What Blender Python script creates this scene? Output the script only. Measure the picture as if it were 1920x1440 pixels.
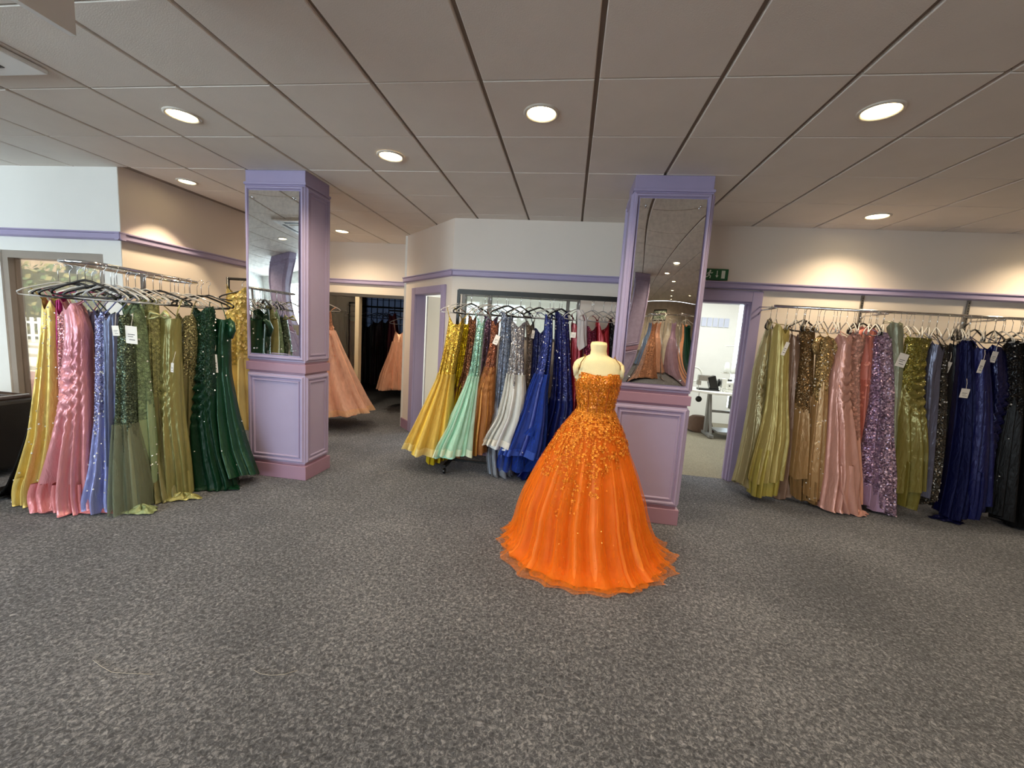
import bpy, bmesh, math, random
import numpy as np
from mathutils import Matrix, Vector

for _o in list(bpy.data.objects):
    bpy.data.objects.remove(_o, do_unlink=True)
scene = bpy.context.scene
COL = scene.collection
PI = math.pi

# ------------------------------------------------------------------ camera
def cam_axes(yaw, pitch, roll):
    cy, sy, cp, sp, cr, sr = math.cos(yaw), math.sin(yaw), math.cos(pitch), math.sin(pitch), math.cos(roll), math.sin(roll)
    fwd = Vector((sy * cp, cy * cp, sp)); right = Vector((cy, -sy, 0)); up = right.cross(fwd)
    return right * cr + up * sr, up * cr - right * sr, fwd
_r, _u, _f = cam_axes(-0.1323, -0.1247, 0.0649)
cam_data = bpy.data.cameras.new('camera')
cam_data.sensor_width = 36.0
cam_data.lens = 763.2 / 1920 * 36.0
cam_data.clip_start = 0.02
cam = bpy.data.objects.new('camera', cam_data)
cam.matrix_world = Matrix(((_r.x, _u.x, -_f.x, 0), (_r.y, _u.y, -_f.y, 0), (_r.z, _u.z, -_f.z, 1.525), (0, 0, 0, 1)))
COL.objects.link(cam)
scene.camera = cam

# ------------------------------------------------------------------ world, daylight, exposure
world = bpy.data.worlds.new('world'); scene.world = world; world.use_nodes = True
_bg = world.node_tree.nodes['Background']
_bg.inputs[0].default_value = (0.80, 0.88, 1.0, 1); _bg.inputs[1].default_value = 6.0

def area_light(name, loc, rot, sx, sy, power, color):
    l = bpy.data.lights.new(name, 'AREA'); l.shape = 'RECTANGLE'; l.size = sx; l.size_y = sy
    l.energy = power; l.color = color
    o = bpy.data.objects.new(name, l); o.location = loc; o.rotation_euler = rot; COL.objects.link(o)
    return o
COOL = (0.80, 0.90, 1.0)
# daylight entering through the two big panes of the shopfront behind the camera
area_light('daylight_shopfront', (-6.9, -4.25, 1.5), (PI / 2, 0, 0), 3.2, 2.1, 240, COOL)
area_light('daylight_shopfront', (-3.1, -4.25, 1.5), (PI / 2, 0, 0), 3.2, 2.1, 55, COOL)
# fluorescent tubes in the white workroom behind the back wall
area_light('workroom_light', (2.4, 6.9, 2.78), (0, 0, 0), 1.4, 0.5, 30, (0.95, 1.0, 0.97))
area_light('workroom_light', (-0.7, 6.6, 2.78), (0, 0, 0), 1.4, 0.5, 30, (0.97, 1.0, 0.96))

vs = scene.view_settings
vs.view_transform = 'Standard'; vs.look = 'None'; vs.gamma = 1.0; vs.use_curve_mapping = False
vs.exposure = 0.9
scene.cycles.use_denoising = True
scene.cycles.max_bounces = 10
scene.cycles.diffuse_bounces = 5
scene.cycles.transparent_max_bounces = 24
scene.cycles.sample_clamp_indirect = 6.0
scene.cycles.caustics_reflective = False
scene.cycles.caustics_refractive = False

# ------------------------------------------------------------------ materials
def lin(h):
    h = h.lstrip('#')
    out = []
    for i in (0, 2, 4):
        c = int(h[i:i + 2], 16) / 255
        out.append(c / 12.92 if c <= 0.04045 else ((c + 0.055) / 1.055) ** 2.4)
    return (*out, 1.0)
_mats = {}
def newmat(name):
    m = bpy.data.materials.new(name); m.use_nodes = True
    nt = m.node_tree
    return m, nt, nt.nodes['Principled BSDF']
def N(nt, t, **inp):
    n = nt.nodes.new(t)
    for k, v in inp.items():
        n.inputs[k.replace('_', ' ')].default_value = v
    return n
def coords(nt, out='Object'):
    return nt.nodes.new('ShaderNodeTexCoord').outputs[out]
def ramp(nt, fac, stops):
    r = nt.nodes.new('ShaderNodeValToRGB')
    el = r.color_ramp.elements
    while len(el) < len(stops): el.new(0.5)
    for e, (p, c) in zip(el, stops): e.position = p; e.color = c
    nt.links.new(fac, r.inputs[0]); return r.outputs[0]
def scale_col(c, s): return (min(1, c[0] * s), min(1, c[1] * s), min(1, c[2] * s), 1)
def bump(nt, b, height, strength, dist=0.01):
    n = N(nt, 'ShaderNodeBump'); n.inputs['Strength'].default_value = strength; n.inputs['Distance'].default_value = dist
    nt.links.new(height, n.inputs['Height']); nt.links.new(n.outputs[0], b.inputs['Normal'])

def paint(name, hexcol, rough=0.55, var=0.05, bumps=0.08, scale=6.0):
    if name in _mats: return _mats[name]
    m, nt, b = newmat(name); c = lin(hexcol)
    co = coords(nt)
    n = N(nt, 'ShaderNodeTexNoise', Scale=scale, Detail=6.0, Roughness=0.6); nt.links.new(co, n.inputs['Vector'])
    nt.links.new(ramp(nt, n.outputs[0], [(0.3, scale_col(c, 1 - var)), (0.7, scale_col(c, 1 + var))]), b.inputs['Base Color'])
    b.inputs['Roughness'].default_value = rough
    if bumps:
        n2 = N(nt, 'ShaderNodeTexNoise', Scale=180.0, Detail=3.0); nt.links.new(co, n2.inputs['Vector'])
        bump(nt, b, n2.outputs[0], bumps, 0.004)
    _mats[name] = m; return m
def metal(name, hexcol, rough=0.25, metallic=1.0):
    if name in _mats: return _mats[name]
    m, nt, b = newmat(name)
    n = N(nt, 'ShaderNodeTexNoise', Scale=40.0, Detail=3.0); nt.links.new(coords(nt), n.inputs['Vector'])
    c = lin(hexcol)
    nt.links.new(ramp(nt, n.outputs[0], [(0.3, scale_col(c, 0.9)), (0.7, scale_col(c, 1.08))]), b.inputs['Base Color'])
    b.inputs['Metallic'].default_value = metallic; b.inputs['Roughness'].default_value = rough
    _mats[name] = m; return m
def plastic(name, hexcol, rough=0.35):
    return metal(name, hexcol, rough, 0.0)
def emissive(name, hexcol, strength):
    if name in _mats: return _mats[name]
    m, nt, b = newmat(name)
    b.inputs['Base Color'].default_value = lin(hexcol); b.inputs['Emission Color'].default_value = lin(hexcol)
    b.inputs['Emission Strength'].default_value = strength
    _mats[name] = m; return m
def glass(name, hexcol='e8f0f0', gloss=0.12, rough=0.02, diffuse=0.0):
    if name in _mats: return _mats[name]
    m, nt, b = newmat(name); nt.nodes.remove(b)
    out = nt.nodes['Material Output']
    tr = N(nt, 'ShaderNodeBsdfTransparent'); tr.inputs[0].default_value = lin(hexcol)
    gl = N(nt, 'ShaderNodeBsdfGlossy', Roughness=rough)
    lw = N(nt, 'ShaderNodeLayerWeight', Blend=0.35)
    mp = N(nt, 'ShaderNodeMapRange'); nt.links.new(lw.outputs['Fresnel'], mp.inputs[0])
    mp.inputs['To Min'].default_value = gloss * 0.6; mp.inputs['To Max'].default_value = min(1, gloss * 4)
    mx = N(nt, 'ShaderNodeMixShader'); nt.links.new(mp.outputs[0], mx.inputs[0])
    nt.links.new(tr.outputs[0], mx.inputs[1]); nt.links.new(gl.outputs[0], mx.inputs[2])
    last = mx
    if diffuse:
        df = N(nt, 'ShaderNodeBsdfDiffuse'); df.inputs[0].default_value = lin(hexcol)
        mx2 = N(nt, 'ShaderNodeMixShader'); mx2.inputs[0].default_value = diffuse
        nt.links.new(mx.outputs[0], mx2.inputs[1]); nt.links.new(df.outputs[0], mx2.inputs[2]); last = mx2
    nt.links.new(last.outputs[0], out.inputs[0])
    _mats[name] = m; return m

# fabrics: one procedural recipe each, keyed by colour
def satin(hexcol, rough=0.33, sheen=0.2, weave=0.35):
    key = ('satin', hexcol, rough)
    if key in _mats: return _mats[key]
    m, nt, b = newmat('satin_' + hexcol); c = lin(hexcol); co = coords(nt)
    mp = N(nt, 'ShaderNodeMapping'); mp.inputs['Scale'].default_value = (9, 9, 1.6); nt.links.new(co, mp.inputs[0])
    n = N(nt, 'ShaderNodeTexNoise', Scale=3.0, Detail=4.0, Roughness=0.55); nt.links.new(mp.outputs[0], n.inputs['Vector'])
    nt.links.new(ramp(nt, n.outputs[0], [(0.3, scale_col(c, 0.90)), (0.7, scale_col(c, 1.10))]), b.inputs['Base Color'])
    b.inputs['Roughness'].default_value = rough; b.inputs['Metallic'].default_value = (0.38 if rough < .45 else 0.08) if max(c[:3]) > .03 else 0.0
    b.inputs['Sheen Weight'].default_value = sheen if max(c[:3]) > .2 else 0.0; b.inputs['Sheen Tint'].default_value = c
    b.inputs['Specular IOR Level'].default_value = 0.7 if max(c[:3]) > .05 else 0.22
    mp2 = N(nt, 'ShaderNodeMapping'); mp2.inputs['Scale'].default_value = (26, 26, 7); nt.links.new(co, mp2.inputs[0])
    n2 = N(nt, 'ShaderNodeTexNoise', Scale=1.6, Detail=3.0, Distortion=0.6); nt.links.new(mp2.outputs[0], n2.inputs['Vector'])
    bump(nt, b, n2.outputs[0], weave, 0.02)
    _mats[key] = m; return m
def sequin(hexcol, cell=150.0, tilt=0.55, metallic=0.55, dark=0.35, bright=1.9):
    key = ('sequin', hexcol, cell)
    if key in _mats: return _mats[key]
    m, nt, b = newmat('sequin_' + hexcol); c = lin(hexcol); co = coords(nt)
    v = N(nt, 'ShaderNodeTexVoronoi', Scale=cell, Randomness=1.0); nt.links.new(co, v.inputs['Vector'])
    sep = N(nt, 'ShaderNodeSeparateColor'); nt.links.new(v.outputs['Color'], sep.inputs[0])
    n = N(nt, 'ShaderNodeTexNoise', Scale=16.0, Detail=5.0, Distortion=1.2); nt.links.new(co, n.inputs['Vector'])
    mul = N(nt, 'ShaderNodeMath'); mul.operation = 'MULTIPLY'
    nt.links.new(sep.outputs[0], mul.inputs[0])
    add = N(nt, 'ShaderNodeMath'); add.operation = 'ADD'; nt.links.new(n.outputs[0], mul.inputs[1])
    nt.links.new(mul.outputs[0], add.inputs[0]); add.inputs[1].default_value = 0.12
    nt.links.new(ramp(nt, add.outputs[0], [(0.12, scale_col(c, dark)), (0.36, c), (0.78, scale_col(c, bright))]), b.inputs['Base Color'])
    geo = N(nt, 'ShaderNodeNewGeometry')
    sub = N(nt, 'ShaderNodeVectorMath'); sub.operation = 'SUBTRACT'; nt.links.new(v.outputs['Color'], sub.inputs[0]); sub.inputs[1].default_value = (0.5, 0.5, 0.5)
    sc = N(nt, 'ShaderNodeVectorMath'); sc.operation = 'SCALE'; nt.links.new(sub.outputs[0], sc.inputs[0]); sc.inputs['Scale'].default_value = tilt * 2
    ad = N(nt, 'ShaderNodeVectorMath'); ad.operation = 'ADD'; nt.links.new(geo.outputs['Normal'], ad.inputs[0]); nt.links.new(sc.outputs[0], ad.inputs[1])
    nm = N(nt, 'ShaderNodeVectorMath'); nm.operation = 'NORMALIZE'; nt.links.new(ad.outputs[0], nm.inputs[0])
    nt.links.new(nm.outputs[0], b.inputs['Normal'])
    b.inputs['Metallic'].default_value = metallic; b.inputs['Roughness'].default_value = 0.28
    _mats[key] = m; return m
def lace(hexcol, scale=34.0):
    key = ('lace', hexcol)
    if key in _mats: return _mats[key]
    m, nt, b = newmat('lace_' + hexcol); c = lin(hexcol); co = coords(nt)
    v = N(nt, 'ShaderNodeTexVoronoi', Scale=scale); nt.links.new(co, v.inputs['Vector'])
    n = N(nt, 'ShaderNodeTexNoise', Scale=60.0, Detail=5.0, Distortion=1.5); nt.links.new(co, n.inputs['Vector'])
    mx = N(nt, 'ShaderNodeMath'); mx.operation = 'MULTIPLY_ADD'
    nt.links.new(v.outputs[0], mx.inputs[0]); mx.inputs[1].default_value = -0.55; nt.links.new(n.outputs[0], mx.inputs[2])
    nt.links.new(ramp(nt, mx.outputs[0], [(0.1, scale_col(c, 0.55)), (0.45, scale_col(c, 1.15))]), b.inputs['Base Color'])
    b.inputs['Roughness'].default_value = 0.55
    bump(nt, b, mx.outputs[0], 0.9, 0.02)
    _mats[key] = m; return m
def tulle(hexcol, alpha=0.6):
    key = ('tulle', hexcol, alpha)
    if key in _mats: return _mats[key]
    m, nt, b = newmat('tulle_' + hexcol); nt.nodes.remove(b); c = lin(hexcol); co = coords(nt)
    out = nt.nodes['Material Output']
    df = N(nt, 'ShaderNodeBsdfDiffuse'); df.inputs[0].default_value = c
    tl = N(nt, 'ShaderNodeBsdfTranslucent'); tl.inputs[0].default_value = c
    m1 = N(nt, 'ShaderNodeMixShader'); m1.inputs[0].default_value = 0.35
    nt.links.new(df.outputs[0], m1.inputs[1]); nt.links.new(tl.outputs[0], m1.inputs[2])
    tr = N(nt, 'ShaderNodeBsdfTransparent')
    m2 = N(nt, 'ShaderNodeMixShader')
    mp = N(nt, 'ShaderNodeMapping'); mp.inputs['Scale'].default_value = (14, 14, 2.5); nt.links.new(co, mp.inputs[0])
    n = N(nt, 'ShaderNodeTexNoise', Scale=2.0, Detail=4.0); nt.links.new(mp.outputs[0], n.inputs['Vector'])
    lw = N(nt, 'ShaderNodeLayerWeight', Blend=0.4)
    ad = N(nt, 'ShaderNodeMath'); ad.operation = 'MULTIPLY_ADD'
    nt.links.new(n.outputs[0], ad.inputs[0]); ad.inputs[1].default_value = 0.5; ad.inputs[2].default_value = alpha - 0.25
    ad2 = N(nt, 'ShaderNodeMath'); ad2.operation = 'MULTIPLY_ADD'; ad2.use_clamp = True
    nt.links.new(lw.outputs['Facing'], ad2.inputs[0]); ad2.inputs[1].default_value = 0.45; nt.links.new(ad.outputs[0], ad2.inputs[2])
    nt.links.new(ad2.outputs[0], m2.inputs[0]); nt.links.new(tr.outputs[0], m2.inputs[1]); nt.links.new(m1.outputs[0], m2.inputs[2])
    nt.links.new(m2.outputs[0], out.inputs[0])
    _mats[key] = m; return m
def carpet(name, c_dark, c_mid, c_light):
    m, nt, b = newmat(name); co = coords(nt)
    n1 = N(nt, 'ShaderNodeTexNoise', Scale=62.0, Detail=6.0, Roughness=0.75, Distortion=0.8); nt.links.new(co, n1.inputs['Vector'])
    n2 = N(nt, 'ShaderNodeTexNoise', Scale=1.3, Detail=4.0); nt.links.new(co, n2.inputs['Vector'])
    mx = N(nt, 'ShaderNodeMath'); mx.operation = 'MULTIPLY_ADD'
    nt.links.new(n2.outputs[0], mx.inputs[0]); mx.inputs[1].default_value = 0.16; nt.links.new(n1.outputs[0], mx.inputs[2])
    nt.links.new(ramp(nt, mx.outputs[0], [(0.38, lin(c_dark)), (0.57, lin(c_mid)), (0.80, lin(c_light))]), b.inputs['Base Color'])
    b.inputs['Roughness'].default_value = 0.95; b.inputs['Specular IOR Level'].default_value = 0.1
    b.inputs['Sheen Weight'].default_value = 0.15
    bump(nt, b, n1.outputs[0], 0.9, 0.012)
    return m

WALL = paint('cream_wall', 'e2d6ca', 0.6, 0.02, 0.05, 2.0)
WHITE = paint('white_paint', 'f2f2ee', 0.5, 0.015, 0.03)
LILAC = paint('lilac_paint', 'a599ba', 0.45, 0.02, 0.0)
MAUVE = paint('mauve_paint', '9d7c93', 0.45, 0.02, 0.0)
TILE = paint('ceiling_tile_board', 'eae2d8', 0.85, 0.03, 0.25, 3.0)
GROOVE = paint('ceiling_grid_paint', '8a7d72', 0.7, 0.03, 0.0)
CARPET = carpet('charcoal_carpet', '1e2028', '535762', 'aeb1bb')
WORKFLOOR = carpet('worn_beige_carpet', '6f6a5c', '8f8876', 'b3ab96')
CHROME = metal('chrome', 'd8d8da', 0.12)
STEEL = metal('brushed_steel', 'a8a6a2', 0.35)
BLACKMETAL = metal('black_metal', '141414', 0.4, 0.3)
BLACKPLASTIC = plastic('black_plastic', '0c0c0d', 0.28)
CLEARPLASTIC = glass('clear_plastic', 'f4f4f4', 0.30, 0.10, 0.42)
GLASS = glass('window_glass', 'f0f5f4', 0.10)
MIRROR = metal('mirror_silver', 'f0f1f0', 0.0)
PAPER = paint('white_card', 'efe9e2', 0.6, 0.02, 0.0)
INK = paint('printed_ink', '2a2a2e', 0.6, 0.0, 0.0)
LEATHER = paint('black_leather', '16120f', 0.32, 0.15, 0.35, 9.0)
CALICO = paint('cream_calico', 'e9dcae', 0.8, 0.04, 0.35, 14.0)

# ------------------------------------------------------------------ mesh helpers
class MB:
    """collects shapes, builds one mesh object"""
    def __init__(s): s.v = []; s.f = []
    def add(s, verts, faces):
        o = len(s.v); s.v.extend([tuple(map(float, p)) for p in verts]); s.f.extend([tuple(i + o for i in f) for f in faces]); return s
    def box(s, x0, x1, y0, y1, z0, z1):
        return s.add([(x0, y0, z0), (x1, y0, z0), (x1, y1, z0), (x0, y1, z0), (x0, y0, z1), (x1, y0, z1), (x1, y1, z1), (x0, y1, z1)],
                     [(0, 3, 2, 1), (4, 5, 6, 7), (0, 1, 5, 4), (1, 2, 6, 5), (2, 3, 7, 6), (3, 0, 4, 7)])
    def obox(s, c, ax, ay, az, hx, hy, hz):
        c = Vector(c); ax = Vector(ax).normalized() * hx; ay = Vector(ay).normalized() * hy; az = Vector(az).normalized() * hz
        p = [c + a * ax + b * ay + g * az for g in (-1, 1) for a, b in ((-1, -1), (1, -1), (1, 1), (-1, 1))]
        return s.add(p, [(0, 3, 2, 1), (4, 5, 6, 7), (0, 1, 5, 4), (1, 2, 6, 5), (2, 3, 7, 6), (3, 0, 4, 7)])
    def tube(s, pts, r, n=8, closed=False):
        pts = [Vector(p) for p in pts]; m = len(pts); rings = []
        up = None
        for i, p in enumerate(pts):
            a = pts[(i - 1) % m] if (closed or i > 0) else p
            b = pts[(i + 1) % m] if (closed or i < m - 1) else p
            t = (b - a).normalized()
            if up is None:
                up = t.orthogonal().normalized()
            up = (up - t * up.dot(t))
            if up.length < 1e-6: up = t.orthogonal()
            up.normalize(); w = t.cross(up)
            rr = r[i] if isinstance(r, (list, tuple)) else r
            rings.append([p + (up * math.cos(2 * PI * k / n) + w * math.sin(2 * PI * k / n)) * rr for k in range(n)])
        v = [q for ring in rings for q in ring]; f = []
        for i in range(m if closed else m - 1):
            j = (i + 1) % m
            for k in range(n):
                l = (k + 1) % n
                f.append((i * n + k, i * n + l, j * n + l, j * n + k))
        if not closed:
            f.append(tuple(reversed(range(n)))); f.append(tuple((m - 1) * n + k for k in range(n)))
        return s.add(v, f)
    def lathe(s, prof, n=32, c=(0, 0, 0), cap=True):
        v = []; f = []; m = len(prof)
        for r, z in prof:
            v += [(c[0] + r * math.cos(2 * PI * k / n), c[1] + r * math.sin(2 * PI * k / n), c[2] + z) for k in range(n)]
        for i in range(m - 1):
            for k in range(n):
                l = (k + 1) % n
                f.append((i * n + k, i * n + l, (i + 1) * n + l, (i + 1) * n + k))
        if cap:
            f.append(tuple(reversed(range(n)))); f.append(tuple((m - 1) * n + k for k in range(n)))
        return s.add(v, f)
    def mesh(s, name):
        me = bpy.data.meshes.new(name); me.from_pydata(s.v, [], s.f); me.update(); return me
    def build(s, name, mat, parent=None, smooth=False, bevel=0.0, loc=None):
        me = s.mesh(name); me.materials.append(mat)
        if smooth: me.polygons.foreach_set('use_smooth', [True] * len(me.polygons))
        o = bpy.data.objects.new(name, me); COL.objects.link(o)
        if parent is not None: o.parent = parent
        if loc is not None: o.location = loc
        if bevel:
            b = o.modifiers.new('bevel', 'BEVEL'); b.width = bevel; b.segments = 2; b.limit_method = 'ANGLE'
        return o
def tag(o, label=None, cat=None, group=None, kind=None):
    if label: o['label'] = label
    if cat: o['category'] = cat
    if group: o['group'] = group
    if kind: o['kind'] = kind
    return o
def empty(name, loc, label=None, cat=None, group=None, rz=0):
    o = bpy.data.objects.new(name, None); o.location = loc; o.rotation_euler = (0, 0, rz); o.empty_display_size = 0.1
    COL.objects.link(o); return tag(o, label, cat, group)
def struct(name, mb, mat, label=None, **k):
    return tag(mb.build(name, mat, **k), label, None, None, 'structure')
def disc(r, z, n=28):
    return [(r * math.cos(2 * PI * k / n), r * math.sin(2 * PI * k / n), z) for k in range(n)], [tuple(range(n))]

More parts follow.
